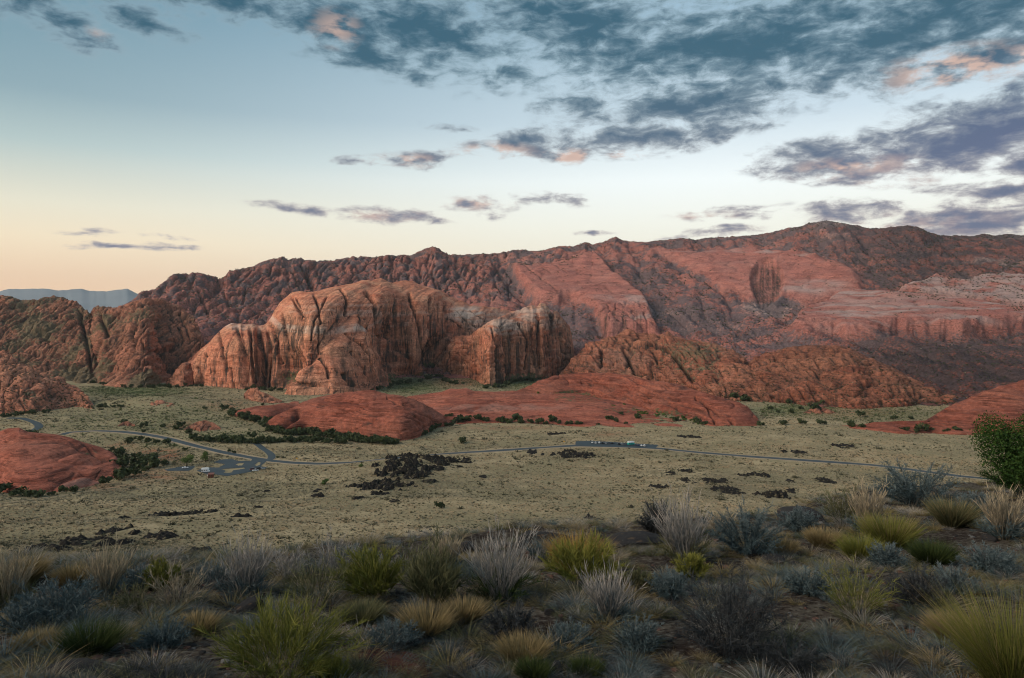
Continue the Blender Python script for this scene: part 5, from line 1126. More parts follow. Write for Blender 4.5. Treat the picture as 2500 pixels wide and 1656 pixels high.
def person(px, py, top, label, seed, rz):
    X, Y, Z = hit(px, py)
    # stand on the slickrock: drop onto the pavement surface there
    zr = pavement_z(X, Y); Yy = Y
    me = bpy.data.meshes.new('person')
    J = [(0, 0, .95), (0, 0, 1.15), (0, 0, 1.42), (0, 0, 1.52), (0, 0, 1.66), (0, 0, 1.75), (-.19, 0, 1.40), (-.25, .02, 1.12), (-.24, -.08, .88), (.19, 0, 1.40), (.25, .02, 1.12), (.24, -.08, .88), (-.10, 0, .90), (-.12, -.03, .48), (-.12, 0, .06), (-.12, -.14, .03), (.10, 0, .90), (.13, .06, .48), (.13, .14, .06), (.13, .0, .03)]
    E = [(0, 1), (1, 2), (2, 3), (3, 4), (4, 5), (2, 6), (6, 7), (7, 8), (2, 9), (9, 10), (10, 11), (0, 12), (12, 13), (13, 14), (14, 15), (0, 16), (16, 17), (17, 18), (18, 19)]
    rad = [.15, .14, .16, .06, .10, .085, .07, .05, .04, .07, .05, .04, .10, .075, .05, .04, .10, .075, .05, .04]
    me.from_pydata(J, E, []); me.materials.append(top)
    o = obj('person', me, None, (X, Yy, zr), (0, 0, rz))
    sk = o.modifiers.new('skin', 'SKIN')
    for i, r_ in enumerate(rad): me.skin_vertices[0].data[i].radius = (r_, r_ * 0.8)
    me.skin_vertices[0].data[0].use_root = True
    ss = o.modifiers.new('sub', 'SUBSURF'); ss.levels = 1; ss.render_levels = 1
    tag(o, label, 'person', 'walkers on the slickrock')
def pavement_z(x, y):
    me = pv.data; co = np.empty(len(me.vertices) * 3, np.float32); me.vertices.foreach_get('co', co); co = co.reshape(-1, 3)
    i = np.argmin((co[:, 0] - x) ** 2 + (co[:, 1] - y) ** 2); return float(co[i, 2])
def person_mat(name, upper, lower):
    m, t, bs = new_mat(name)
    sp = t.n('ShaderNodeSeparateXYZ'); t.link(t.n('ShaderNodeTexCoord').outputs['Object'], sp.inputs[0])
    c = t.mix(t.smooth(sp.outputs[2], 0.90, 0.94), lower + (1,), upper + (1,))
    c = t.mix(t.smooth(sp.outputs[2], 1.50, 1.53), c, (0.42, 0.26, 0.19, 1)); c = t.mix(t.smooth(sp.outputs[2], 1.72, 1.75), c, (0.05, 0.035, 0.025, 1))
    t.link(c, bs.inputs['Base Color']); return m
for (px, py, m_, lab, sd_) in [(1231, 984, person_mat('clothes_white', (0.8, 0.8, 0.8), (0.6, 0.6, 0.58)), 'person in white standing on the pink slickrock pavement', 1), (1344, 979, person_mat('clothes_pale', (0.7, 0.68, 0.66), (0.08, 0.09, 0.12)), 'person in a pale top where the pavement meets the striped dome', 2)]:
    person(px, py, m_, lab, sd_, 0.4 * sd_)
# ------------------------------------------------------------------ uncountable scrub and grass (instanced)
def proto_coll(name, meshes):
    c = bpy.data.collections.new(name)
    for i, me in enumerate(meshes): c.objects.link(bpy.data.objects.new('%s_%02d' % (name, i), me))
    return c
def scatter(name, pts, scl, rotz, idx, coll, lean=None):
    me = bpy.data.meshes.new(name); pts = np.asarray(pts, np.float32)
    me.vertices.add(len(pts)); me.vertices.foreach_set('co', pts.ravel())
    add_attr(me, 'scl', scl, 'FLOAT_VECTOR'); rv = np.zeros((len(pts), 3), np.float32); rv[:, 2] = rotz
    if lean is not None: rv[:, :2] = lean
    add_attr(me, 'rotv', rv, 'FLOAT_VECTOR'); add_attr(me, 'idx', idx, 'INT')
    o = obj(name, me); tag(o, kind='stuff')
    ng = bpy.data.node_groups.new(name, 'GeometryNodeTree')
    ng.interface.new_socket('Geometry', in_out='INPUT', socket_type='NodeSocketGeometry'); ng.interface.new_socket('Geometry', in_out='OUTPUT', socket_type='NodeSocketGeometry')
    N = ng.nodes; gi = N.new('NodeGroupInput'); go = N.new('NodeGroupOutput'); ip = N.new('GeometryNodeInstanceOnPoints'); ci = N.new('GeometryNodeCollectionInfo')
    ci.inputs['Collection'].default_value = coll; ci.inputs['Separate Children'].default_value = True; ci.inputs['Reset Children'].default_value = True
    def att(n_, ty):
        a = N.new('GeometryNodeInputNamedAttribute'); a.data_type = ty; a.inputs['Name'].default_value = n_
        return [s for s in a.outputs if s.enabled and s.name == 'Attribute'][0]
    L = ng.links
    L.new(gi.outputs[0], ip.inputs['Points']); L.new(ci.outputs[0], ip.inputs['Instance']); ip.inputs['Pick Instance'].default_value = True
    L.new(att('idx', 'INT'), ip.inputs['Instance Index']); L.new(att('rotv', 'FLOAT_VECTOR'), ip.inputs['Rotation']); L.new(att('scl', 'FLOAT_VECTOR'), ip.inputs['Scale'])
    L.new(ip.outputs[0], go.inputs[0])
    md = o.modifiers.new('scatter', 'NODES'); md.node_group = ng
    return o
def tuft_mesh(name, seed, n, mat, spread=0.45, tall=1.0, w=0.10):
    r = np.random.RandomState(seed); vs = []; fs = []; tt = []
    for i in range(n):
        a = r.rand() * 6.283; q = spread * math.sqrt(r.rand()); b = np.array([q * math.cos(a) * 0.6, q * math.sin(a) * 0.6, 0.0])
        tip = np.array([q * math.cos(a) * 1.25 + r.normal(0, .08), q * math.sin(a) * 1.25 + r.normal(0, .08), tall * (0.55 + 0.45 * r.rand()) * (1 - 0.5 * q)])
        s = np.array([-math.sin(a + r.normal(0, 1)), math.cos(a + r.normal(0, 1)), 0]) * w
        k = len(vs); vs += [b - s, b + s, tip]; fs.append((k, k + 1, k + 2)); tt += [0.2, 0.2, 0.5 + 0.5 * r.rand()]
    me = mesh_from(name, np.array(vs), fs, [mat], smooth=False); add_attr(me, 'tint', tt); return me
M_g_tan = leaf_mat('dry_grass_far', (0.33, 0.25, 0.16), (0.56, 0.435, 0.285))
M_g_sage = leaf_mat('sagebrush_far', (0.20, 0.18, 0.125), (0.37, 0.335, 0.245))
M_g_dk = leaf_mat('blackbrush_far', (0.04, 0.042, 0.028), (0.13, 0.125, 0.078))
M_g_gr = leaf_mat('greenbrush_far', (0.045, 0.065, 0.028), (0.13, 0.16, 0.065))
def valley_scrub():
    r = np.random.RandomState(3); n = 480000
    az = np.arctan((r.uniform(-300, 2850, n) - CX) / F); rr = np.sqrt(r.uniform(90 ** 2, 1500 ** 2, n))
    # nearer ground needs the plants most: thin with distance, grow the rest
    keep = r.rand(n) < np.clip(560 / rr, 0.45, 1); az, rr = az[keep], rr[keep]
    m = 110000; az = np.concatenate([az, np.arctan((r.uniform(-300, 2850, m) - CX) / F)]); rr = np.concatenate([rr, np.sqrt(r.uniform(90 ** 2, 700 ** 2, m))])
    x = rr * np.sin(az); y = rr * np.cos(az); z = zground(x, y)
    px = CX + F * x / y; py = HY - (z - ZC) * F / y
    clear = road_clear(x, y) > 0.8
    for a, b, w_, h_, ro in LAVA_PX:
        clear &= ~((np.abs(px - a) < w_) & (np.abs(py - b) < h_) & (blob(px, py, a, b, w_ * 0.55, h_ * 0.55) > 0.15) & (r.rand(len(x)) < 0.8))
    patch = fbm(x / 45, y / 45, 2.0, 3); patch2 = fbm(x / 14, y / 14, 6.0, 2)
    green = np.zeros(len(x))
    for cx, cyy, rx, ry, k in [(400, 1035, 330, 75, .75), (330, 955, 210, 22, 1.6), (1000, 940, 150, 30, 1.4), (1260, 935, 180, 25, 1.2), (1950, 1003, 180, 24, 1.5), (2150, 1012, 220, 28, .9), (560, 1065, 240, 26, .9), (380, 1085, 130, 34, .9), (600, 1020, 140, 24, .9), (470, 1000, 150, 30, .6), (320, 1010, 180, 30, .4)]:
        green = np.maximum(green, blob(px, py, cx, cyy, rx, ry) * k)
    u = r.rand(len(x)); nearb = sstep(-rr, -420, -210)
    wash = np.abs(fbm(x / 95 + 3, y / 150, 4.0, 3)); pdark = 0.11 + 0.22 * sstep(patch, 0.05, 0.55) + 0.36 * nearb + 0.12 * sstep(-wash, -0.06, 0.0)
    psage = 0.20 + 0.20 * sstep(-patch2, 0, 0.5) + 0.55 * sstep(fbm(x / 110, y / 70, 9.0, 2), -0.1, 0.4)
    idx = np.where(u < green * 0.8, 3, np.where(u < green * .8 + pdark, 2, np.where(u < green * .8 + pdark + psage, 1, 0)))
    size = np.where(idx == 0, 0.66, np.where(idx == 1, 0.72, 0.78)) * r.lognormal(0, 0.32, len(x)) * np.clip(0.75 + rr / 1100, 0.8, 1.7)
    big = (idx >= 2) & (r.rand(len(x)) < 0.08); size[big] *= 1.8
    hs = size * np.where(idx == 0, 0.55, 0.7)
    bare = sstep(fbm(x / 30, y / 22, 12.0, 3), 0.12, 0.45); clear &= ~((r.rand(len(x)) < 0.75 * bare) & (idx != 2))
    size = size * (0.8 + 0.5 * sstep(patch2, -0.2, 0.6)); hs = size * np.where(idx == 0, 0.55, 0.7)
    var = r.randint(0, 2, len(x))
    k = clear
    P = np.c_[x, y, z - 0.03][k]
    coll = proto_coll('scrub_kind', [tuft_mesh('scrub', 70 + i, 14, [M_g_tan, M_g_sage, M_g_dk, M_g_gr][i // 2], 0.55, 1.0, 0.13) for i in range(8)])
    scatter('scrub', P, np.c_[size, size, hs][k], r.rand(k.sum()) * 6.28, (idx * 2 + var)[k], coll)
valley_scrub()
def slope_scrub():
    r = np.random.RandomState(9); pts = []; sc = []
    P = MTN_P; nr, nc, _ = P.shape
    i = r.randint(0, int(nr * 0.965), 60000); j = r.randint(0, nc, 60000); q = P[i, j]
    px = CX + F * q[:, 0] / q[:, 1]; py = HY - (q[:, 2] - ZC) * F / q[:, 1]
    sl = np.maximum.reduce([poly_sd(px, py, g_) for g_ in (SPUR, SLOPE, BAND)])
    keep = (r.rand(len(q)) < np.where(sl > 0, 0.05, 0.75)) & (fbm(q[:, 0] / 120, q[:, 1] / 160, q[:, 2] / 120, 2) > -0.25)
    q = q[keep]; pts.append(q); sc.append(np.clip(q[:, 1] / 1000, 1.0, 2.6) * r.uniform(1.1, 2.4, len(q)))
    for o in (hill_l, hill_m, d3, d4, bk):
        me = o.data; co = np.empty(len(me.vertices) * 3, np.float32); me.vertices.foreach_get('co', co); co = co.reshape(-1, 3)
        n = int(len(co) * (0.06 if o in (hill_l,) else 0.03)); q = co[r.randint(0, int(len(co) * 0.85), n)]
        pts.append(q); sc.append(r.uniform(0.9, 2.6, len(q)))
    q = np.concatenate(pts); s = np.concatenate(sc)
    coll = proto_coll('slope_scrub_kind', [tuft_mesh('slope_scrub', 90 + i, 16, [M_g_dk, M_leaf_dk, M_g_sage][i], 0.5, 0.9, 0.2) for i in range(3)])
    scatter('slope_scrub', q, np.c_[s, s, s * 0.8], r.rand(len(q)) * 6.28, r.choice(3, len(q), p=[.48, .50, .02]), coll)
slope_scrub()

def rest_shrubs():
    r = np.random.RandomState(4); a = np.array([q[:6] for q in SHRUB_REST]); g = np.array([q[6] for q in SHRUB_REST])
    coll = proto_coll('small_shrub_kind', SHRUB + SHRUB_S)
    scatter('small_shrubs', a[:, :3], np.c_[a[:, 3], a[:, 3], a[:, 3] * a[:, 4]], a[:, 5], np.where(g, 6 + r.randint(0, 3, len(a)), r.randint(0, 6, len(a))), coll)
rest_shrubs()
# ------------------------------------------------------------------ foreground plants
def blades(b, d, L, w, bend, tint, seg=3, r=None):
    """tapered strips: base points, unit directions, lengths, half widths, bend vectors"""
    n = len(b); r = r or np.random.RandomState(1)
    q = r.normal(size=(n, 3)); s = np.cross(d, q); s /= np.linalg.norm(s, axis=1, keepdims=True) + 1e-9
    vs = []; tt = []
    for k in range(seg):
        f = k / seg
        c = b + d * (L * f)[:, None] + bend * (L * f * f)[:, None]
        ww = (w * (1 - 0.55 * f))[:, None]
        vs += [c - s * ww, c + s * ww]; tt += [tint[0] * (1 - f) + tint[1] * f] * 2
    vs.append(b + d * L[:, None] + bend * L[:, None]); tt.append(tint[1])
    V = np.stack(vs, 1).reshape(-1, 3); T = np.stack(tt, 1).ravel()
    m = 2 * seg + 1; base = (np.arange(n) * m)[:, None]
    fq = np.concatenate([base + np.array([[2 * k, 2 * k + 1, 2 * k + 3, 2 * k + 2]]) for k in range(seg - 1)], 0) if seg > 1 else np.zeros((0, 4), int)
    ft = base + np.array([[2 * seg - 2, 2 * seg - 1, 2 * seg]])
    return V, fq, ft, T
def blade_mesh(name, packs, mat):
    V = []; Fq = []; Ft = []; T = []; k = 0
    for v, fq, ft, t_ in packs: V.append(v); Fq.append(fq + k); Ft.append(ft + k); T.append(t_); k += len(v)
    V = np.concatenate(V); Fq = np.concatenate(Fq); Ft = np.concatenate(Ft); T = np.concatenate(T)
    me = bpy.data.meshes.new(name); me.vertices.add(len(V)); me.vertices.foreach_set('co', V.astype(np.float32).ravel())
    loops = np.concatenate([Fq.ravel(), Ft.ravel()]).astype(np.int32); tot = np.concatenate([np.full(len(Fq), 4), np.full(len(Ft), 3)]).astype(np.int32)
    st = np.concatenate([[0], np.cumsum(tot)[:-1]]).astype(np.int32)
    me.loops.add(len(loops)); me.loops.foreach_set('vertex_index', loops); me.polygons.add(len(tot)); me.polygons.foreach_set('loop_start', st); me.polygons.foreach_set('loop_total', tot)
    me.materials.append(mat); me.update(calc_edges=True); add_attr(me, 'tint', T); return me
def unit(a): return a / (np.linalg.norm(a, axis=-1, keepdims=True) + 1e-9)
def ramp_leaf(name, c0, c1, c2):
    m, t, bs = new_mat(name)
    at = t.n('ShaderNodeAttribute', attribute_name='tint')
    t.link(t.ramp(at.outputs['Fac'], [(0.0, c0 + (1,)), (0.5, c1 + (1,)), (1.0, c2 + (1,))]), bs.inputs['Base Color'])
    bs.inputs['Roughness'].default_value = 0.75; bs.inputs['Specular IOR Level'].default_value = 0.1
    return m
PAL = {
    'yellowgreen': ramp_leaf('rabbitbrush_leaf', (0.035, 0.045, 0.016), (0.125, 0.135, 0.030), (0.26, 0.25, 0.060)),
    'brightyellow': ramp_leaf('bright_rabbitbrush_leaf', (0.040, 0.050, 0.018), (0.15, 0.155, 0.032), (0.32, 0.30, 0.075)),
    'olive': ramp_leaf('olive_leaf', (0.030, 0.035, 0.022), (0.095, 0.100, 0.050), (0.20, 0.19, 0.10)),
    'darkgreen': ramp_leaf('dark_green_leaf', (0.010, 0.018, 0.008), (0.030, 0.050, 0.016), (0.085, 0.10, 0.030)),
    'bluegrey': ramp_leaf('blue_grey_leaf', (0.020, 0.034, 0.040), (0.072, 0.105, 0.112), (0.22, 0.255, 0.26)),
    'straw': ramp_leaf('straw_stem', (0.05, 0.046, 0.036), (0.24, 0.205, 0.15), (0.62, 0.50, 0.33)),
    'greystraw': ramp_leaf('grey_stem', (0.04, 0.046, 0.046), (0.23, 0.225, 0.22), (0.62, 0.54, 0.46)),
    'tan': ramp_leaf('tan_grass', (0.050, 0.055, 0.022), (0.20, 0.16, 0.075), (0.40, 0.29, 0.16)),
    'orange': ramp_leaf('orange_grass', (0.07, 0.06, 0.02), (0.28, 0.18, 0.05), (0.44, 0.26, 0.08)),
    'darktwig': ramp_leaf('dark_twig', (0.014, 0.016, 0.018), (0.040, 0.044, 0.048), (0.105, 0.115, 0.120)),
    'green': ramp_leaf('fresh_green_leaf', (0.008, 0.022, 0.008), (0.026, 0.060, 0.014), (0.075, 0.125, 0.026)),
}
def brush_parts(W, H, seed, n1, n2, spread, l2, lo, w1, w2, up=0.3, jit=0.45, lean=(0, 0), hvar=0.25):
    r = np.random.RandomState(seed)
    th = r.rand(n1) * 6.283; q = np.sqrt(r.rand(n1)); rb = 0.10 * W * np.sqrt(r.rand(n1))
    b = np.c_[rb * np.cos(th), rb * np.sin(th), np.full(n1, -0.03)]
    inc = spread * q
    ln = (1 - hvar) + hvar * r.rand(n1) + 0.12 * r.normal(size=n1)
    end = np.c_[0.5 * W * np.sin(inc) / math.sin(min(spread, 1.57)) * np.cos(th), 0.5 * W * np.sin(inc) / math.sin(min(spread, 1.57)) * np.sin(th), H * np.cos(inc * 0.92)] * ln[:, None]
    end[:, 0] += lean[0] * H * ln; end[:, 1] += lean[1] * H * ln; end[:, 2] = np.maximum(end[:, 2], 0.06 * H)
    mid = b * 0.4 + end * np.array([0.38, 0.38, 0.60]) + r.normal(0, 0.02, (n1, 3)) * W
    def at(i, s):
        s = s[:, None]; return (1 - s) ** 2 * b[i] + 2 * s * (1 - s) * mid[i] + s * s * end[i]
    def tan(i, s):
        s = s[:, None]; return unit(2 * (1 - s) * (mid[i] - b[i]) + 2 * s * (end[i] - mid[i]))
    idx = np.arange(n1); packs = []
    for s0, s1, k0, k1 in [(0.0, 0.34, 1.0, .8), (0.34, 0.68, .8, .6), (0.68, 1.0, .6, .4)]:
        p0 = at(idx, np.full(n1, s0)); p1 = at(idx, np.full(n1, s1)); d = p1 - p0; L = np.linalg.norm(d, axis=1); d = unit(d)
        tv = 0.45 + 0.5 * r.rand(n1)
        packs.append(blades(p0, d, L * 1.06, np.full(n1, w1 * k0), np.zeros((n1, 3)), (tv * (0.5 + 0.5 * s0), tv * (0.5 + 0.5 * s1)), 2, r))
    i = r.randint(0, n1, n2); s = lo + (1 - lo) * r.rand(n2) ** 0.7
    p = at(i, s); d = unit(tan(i, s) * 0.9 + r.normal(0, jit, (n2, 3)) + np.array([0, 0, up]))
    L = l2 * H * (0.5 + 0.9 * r.rand(n2)); hh = np.clip(p[:, 2] / H, 0, 1)
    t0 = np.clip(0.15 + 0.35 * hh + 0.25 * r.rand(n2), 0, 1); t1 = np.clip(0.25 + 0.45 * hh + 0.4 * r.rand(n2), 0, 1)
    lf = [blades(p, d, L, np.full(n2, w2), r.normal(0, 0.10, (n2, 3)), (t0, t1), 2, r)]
    return packs, lf
def bunch_parts(W, H, seed, n, w, spread=0.7, droop=0.25):
    r = np.random.RandomState(seed); th = r.rand(n) * 6.283; q = np.sqrt(r.rand(n)); rb = 0.22 * W * np.sqrt(r.rand(n))
    b = np.c_[rb * np.cos(th), rb * np.sin(th), np.full(n, -0.02)]
    d = unit(np.c_[np.cos(th) * np.sin(spread * q), np.sin(th) * np.sin(spread * q), np.cos(spread * q)] + r.normal(0, 0.10, (n, 3)))
    L = H * (0.55 + 0.55 * r.rand(n)); bend = np.c_[np.cos(th) * droop * r.rand(n), np.sin(th) * droop * r.rand(n), -droop * 0.5 * r.rand(n)]
    t0 = 0.05 + 0.25 * r.rand(n); t1 = 0.55 + 0.45 * r.rand(n)
    return [blades(b, d, L, np.full(n, w), bend, (t0, t1), 3, r)]
def plant(kind, px, py, w_px, h_px, label, pal, pal2=None, cat='shrub', name=None, lean=(0, 0), dens_=1.0, group=None):
    X, Y, Z = hit(px, py); W = w_px * Y / F; H = h_px * Y / F * 1.02
    seed = int(px * 3 + py); k = max(0.0014, 0.00034 * Y)          # thinnest strip worth drawing at that distance
    nm = name or {'brush': 'rabbitbrush', 'stalks': 'dry_stalk_clump', 'bunch': 'bunchgrass', 'twig': 'twiggy_shrub', 'sparse': 'sparse_shrub'}[kind]
    e = bpy.data.objects.new(nm, None); COL.objects.link(e); e.location = (X, Y, Z); tag(e, label, cat, group)
    if kind == 'brush':
        st, lf = brush_parts(W, H, seed, 110, int(5200 * dens_), 1.25, 0.20, 0.38, k * 1.3, k * 1.1, lean=lean)
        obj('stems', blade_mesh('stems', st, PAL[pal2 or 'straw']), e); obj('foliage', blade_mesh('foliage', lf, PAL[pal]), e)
    elif kind == 'stalks':
        st, lf = brush_parts(W, H, seed, int(210 * dens_), int(1100 * dens_), 0.85, 0.16, 0.45, k * 1.8, k * 1.1, up=0.6, jit=0.35, lean=lean, hvar=0.5)
        st2, lf2 = brush_parts(W * 0.9, H * 0.5, seed + 1, 60, int(1300 * dens_), 1.3, 0.25, 0.2, k, k * 1.1, jit=0.5)
        obj('stalks', blade_mesh('stalks', st + lf, PAL[pal]), e); obj('foliage', blade_mesh('foliage', st2 + lf2, PAL[pal2 or 'bluegrey']), e)
    elif kind == 'bunch':
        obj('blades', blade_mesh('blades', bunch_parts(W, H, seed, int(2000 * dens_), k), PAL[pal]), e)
        if pal2: obj('seed_heads', blade_mesh('seed_heads', bunch_parts(W * 1.1, H * 1.12, seed + 2, int(420 * dens_), k * 0.8, 0.6), PAL[pal2]), e)
    elif kind == 'twig':
        st, lf = brush_parts(W, H, seed, 90, int(5200 * dens_), 1.35, 0.13, 0.25, k * 1.6, k * 1.0, up=0.1, jit=0.8, lean=lean)
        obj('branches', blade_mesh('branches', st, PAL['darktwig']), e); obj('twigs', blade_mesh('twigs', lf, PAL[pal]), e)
    elif kind == 'sparse':
        st, lf = brush_parts(W, H, seed, 70, int(1000 * dens_), 1.15, 0.16, 0.35, k * 1.1, k * 0.9, up=0.2, jit=0.5, lean=lean, hvar=0.45)
        obj('stems', blade_mesh('stems', st, PAL[pal2 or 'straw']), e); obj('foliage', blade_mesh('foliage', lf, PAL[pal]), e)
    return e
PL = [
 ('stalks', 18, 1492, 150, 150, 'pale straw clump with green base at the left edge of the foreground', 'straw', 'olive'),
 ('bunch', 64, 1425, 44, 78, 'narrow yellow tan tuft behind the straw clump at the left edge', 'tan'),
 ('twig', 144, 1522, 210, 120, 'blue grey twiggy shrub left of the tall straw stalks', 'bluegrey'),
 ('stalks', 256, 1470, 130, 135, 'tall upright straw stalks standing above the grey twigs, left foreground', 'straw', 'bluegrey'),
 ('sparse', 432, 1486, 200, 110, 'sprawling shrub of pale curved bare stems, left foreground', 'straw', 'straw'),
 ('brush', 392, 1440, 90, 62, 'dull yellow green bush behind the sprawling bare stems', 'yellowgreen'),
 ('stalks', 600, 1462, 160, 155, 'grey stemmed clump with straw tips behind the black boulder', 'greystraw', 'bluegrey'),
 ('bunch', 222, 1598, 130, 92, 'dark green grassy tuft low in the left foreground', 'darkgreen'),
 ('brush', 690, 1662, 350, 185, 'biggest yellow green rabbitbrush at the bottom, left of centre', 'yellowgreen'),
 ('sparse', 772, 1486, 210, 140, 'mixed grey green shrub right of the grey stemmed clump', 'olive', 'straw'),
 ('brush', 925, 1462, 190, 118, 'yellow tinged rabbitbrush leaning left near the centre', 'yellowgreen', None, (-0.25, 0)),
 ('sparse', 812, 1412, 170, 118, 'pale see through shrub against the valley grass', 'greystraw', 'greystraw'),
 ('sparse', 992, 1408, 140, 96, 'grey green shrub behind the leaning rabbitbrush', 'olive', 'greystraw'),
 ('brush', 1058, 1490, 150, 145, 'olive brush between leaning rabbitbrush and straw topped brush', 'olive'),
 ('bunch', 1040, 1548, 160, 80, 'dark tan grass tuft below the olive brush', 'tan'),
 ('brush', 812, 1672, 90, 62, 'small yellow green sprig at the bottom beside the biggest rabbitbrush', 'yellowgreen'),
 ('stalks', 1222, 1466, 225, 168, 'broad straw topped brush with teal green inside, centre foreground', 'greystraw', 'darkgreen'),
 ('brush', 1420, 1428, 205, 108, 'bright yellow green rabbitbrush right of the straw topped brush', 'brightyellow'),
 ('bunch', 1408, 1408, 44, 118, 'orange grass tuft rising behind the bright rabbitbrush', 'orange'),
 ('stalks', 1486, 1515, 165, 128, 'fan of pale grey bare stalks, centre right foreground', 'greystraw', 'bluegrey'),
 ('twig', 1246, 1565, 150, 92, 'low dark twiggy shrub below the straw topped brush', 'darktwig'),
 ('bunch', 1276, 1612, 150, 70, 'olive tan grass tuft under the low dark twigs', 'tan'),
 ('bunch', 1134, 1524, 66, 72, 'small upright tan tuft left of the low dark twigs', 'tan'),
 ('bunch', 1301, 1662, 56, 64, 'green tuft at the bottom edge, right of centre', 'darkgreen'),
 ('bunch', 1432, 1655, 52, 60, 'second green tuft at the bottom edge, further right', 'darkgreen'),
 ('stalks', 1672, 1376, 175, 165, 'tall pale grey brush standing highest right of centre', 'greystraw', 'olive', (-0.1, 0)),
 ('twig', 1604, 1306, 100, 78, 'dark round shrub behind the tall pale grey brush', 'darktwig'),
 ('twig', 1826, 1352, 195, 112, 'dense blue grey mound shrub right of the tall pale brush', 'bluegrey'),
 ('brush', 1692, 1422, 86, 64, 'small bright yellow tuft below the tall pale brush', 'brightyellow'),
 ('twig', 1785, 1602, 300, 205, 'big dark twiggy shrub filling the lower right middle', 'darktwig'),
 ('twig', 1975, 1450, 150, 66, 'low blue grey patch right of the big dark shrub', 'bluegrey'),
 ('twig', 2238, 1236, 235, 112, 'widest grey twiggy shrub with dark branches in front of the road', 'bluegrey'),
 ('sparse', 2060, 1288, 130, 108, 'olive grey shrub left of the widest twiggy shrub', 'olive', 'greystraw'),
 ('stalks', 2118, 1304, 105, 118, 'straw coloured clump beside the olive grey shrub', 'straw', 'bluegrey'),
 ('bunch', 2325, 1288, 80, 76, 'tan topped bunchgrass with green base left of the green tree', 'olive', 'tan'),
 ('bunch', 2172, 1334, 130, 84, 'yellow green bunchgrass with tan plumes, right foreground', 'yellowgreen', 'tan'),
 ('bunch', 2102, 1374, 62, 76, 'narrow green tuft left of the yellow green bunchgrass', 'yellowgreen'),
 ('twig', 2164, 1390, 96, 68, 'small blue grey shrub under the yellow green bunchgrass', 'bluegrey'),
 ('bunch', 2276, 1382, 84, 72, 'dark green tuft beside a small black rock, right foreground', 'darkgreen'),
 ('stalks', 2450, 1315, 130, 118, 'sparse tall straw stalks under the green tree', 'straw', 'bluegrey'),
 ('sparse', 2090, 1505, 210, 140, 'thin yellowish shrub, right foreground', 'yellowgreen', 'straw'),
 ('twig', 2240, 1480, 170, 95, 'dim dark shrub right of the thin yellowish shrub', 'darktwig'),
 ('bunch', 2480, 1668, 280, 232, 'huge olive yellow grass clump in the bottom right corner', 'yellowgreen', 'tan'),
 ('bunch', 1908, 1352, 100, 44, 'low straw grass patch right of the blue grey mound', 'tan'),
 ('bunch', 885, 1520, 120, 60, 'dim olive grass left of the dark tan tuft', 'olive'),
 ('twig', 1560, 1590, 130, 80, 'dim blue grey twigs left of the big dark shrub', 'bluegrey'),
 ('bunch', 90, 1588, 120, 56, 'dim tan grass in the lower left corner', 'tan'),
 ('bunch', 2330, 1560, 150, 70, 'dim tan grass left of the huge corner clump', 'tan'),
 ('bunch', 480, 1545, 110, 56, 'dim tan grass below the sprawling bare stems', 'tan'),
 ('sparse', 330, 1500, 120, 80, 'thin olive shrub between the straw stalks and bare stems', 'olive', 'straw'),
 ('twig', 1930, 1650, 200, 90, 'dark low twigs along the bottom right of the big dark shrub', 'darktwig'),
 ('twig', 2420, 1400, 140, 70, 'pale blue grey shrub at the right edge below the stalks', 'bluegrey'),
 ('bunch', 2010, 1335, 90, 50, 'tan grass under the olive grey shrub', 'tan'),
 ('brush', 1560, 1440, 90, 46, 'low olive brush behind the fan of grey stalks', 'olive'),
 ('sparse', 700, 1420, 120, 90, 'faint grey shrub behind the biggest rabbitbrush', 'greystraw', 'greystraw'),
]
PL += [('sparse', 520, 1436, 110, 78, 'thin silvery shrub on the crest between bare stems and grey clump', 'bluegrey', 'greystraw'), ('twig', 860, 1400, 130, 70, 'low silvery shrub on the crest left of centre', 'bluegrey'),
 ('stalks', 1092, 1392, 90, 84, 'short straw stalks on the crest left of the straw topped brush', 'straw', 'bluegrey'), ('sparse', 1320, 1372, 100, 66, 'silvery thin shrub behind the straw topped brush', 'bluegrey', 'greystraw'),
 ('bunch', 176, 1432, 70, 60, 'tan grass on the crest behind the blue grey twigs', 'tan'), ('twig', 340, 1440, 90, 56, 'silvery low shrub on the crest right of the straw stalks', 'bluegrey'),
 ('stalks', 1762, 1320, 80, 70, 'short straw clump behind the blue grey mound', 'straw', 'bluegrey'), ('twig', 1950, 1300, 110, 62, 'silvery low shrub beside the basalt ledge at right', 'bluegrey'),
 ('twig', 2380, 1262, 90, 60, 'silvery low shrub left of the green tree', 'bluegrey'), ('twig', 960, 1580, 150, 66, 'teal grey low twigs above the red slab', 'bluegrey'), ('twig', 1640, 1460, 130, 70, 'teal grey low shrub left of the big dark shrub', 'bluegrey'),
 ('twig', 60, 1540, 140, 70, 'teal grey low twigs at the left edge', 'bluegrey'), ('twig', 2330, 1450, 130, 66, 'teal grey low shrub at the right, above the corner clump', 'bluegrey'), ('twig', 400, 1580, 150, 70, 'teal grey low twigs left of the biggest rabbitbrush', 'bluegrey'), ('twig', 1390, 1590, 140, 70, 'teal grey low twigs at the bottom centre', 'bluegrey')]
for a in PL:
    kind, px, py, w, h, lab, pal = a[:7]; pal2 = a[7] if len(a) > 7 else None; lean = a[8] if len(a) > 8 else (0, 0)
    plant(kind, px, py, w, h, lab, pal, pal2, 'grass' if kind == 'bunch' else 'shrub', lean=lean)

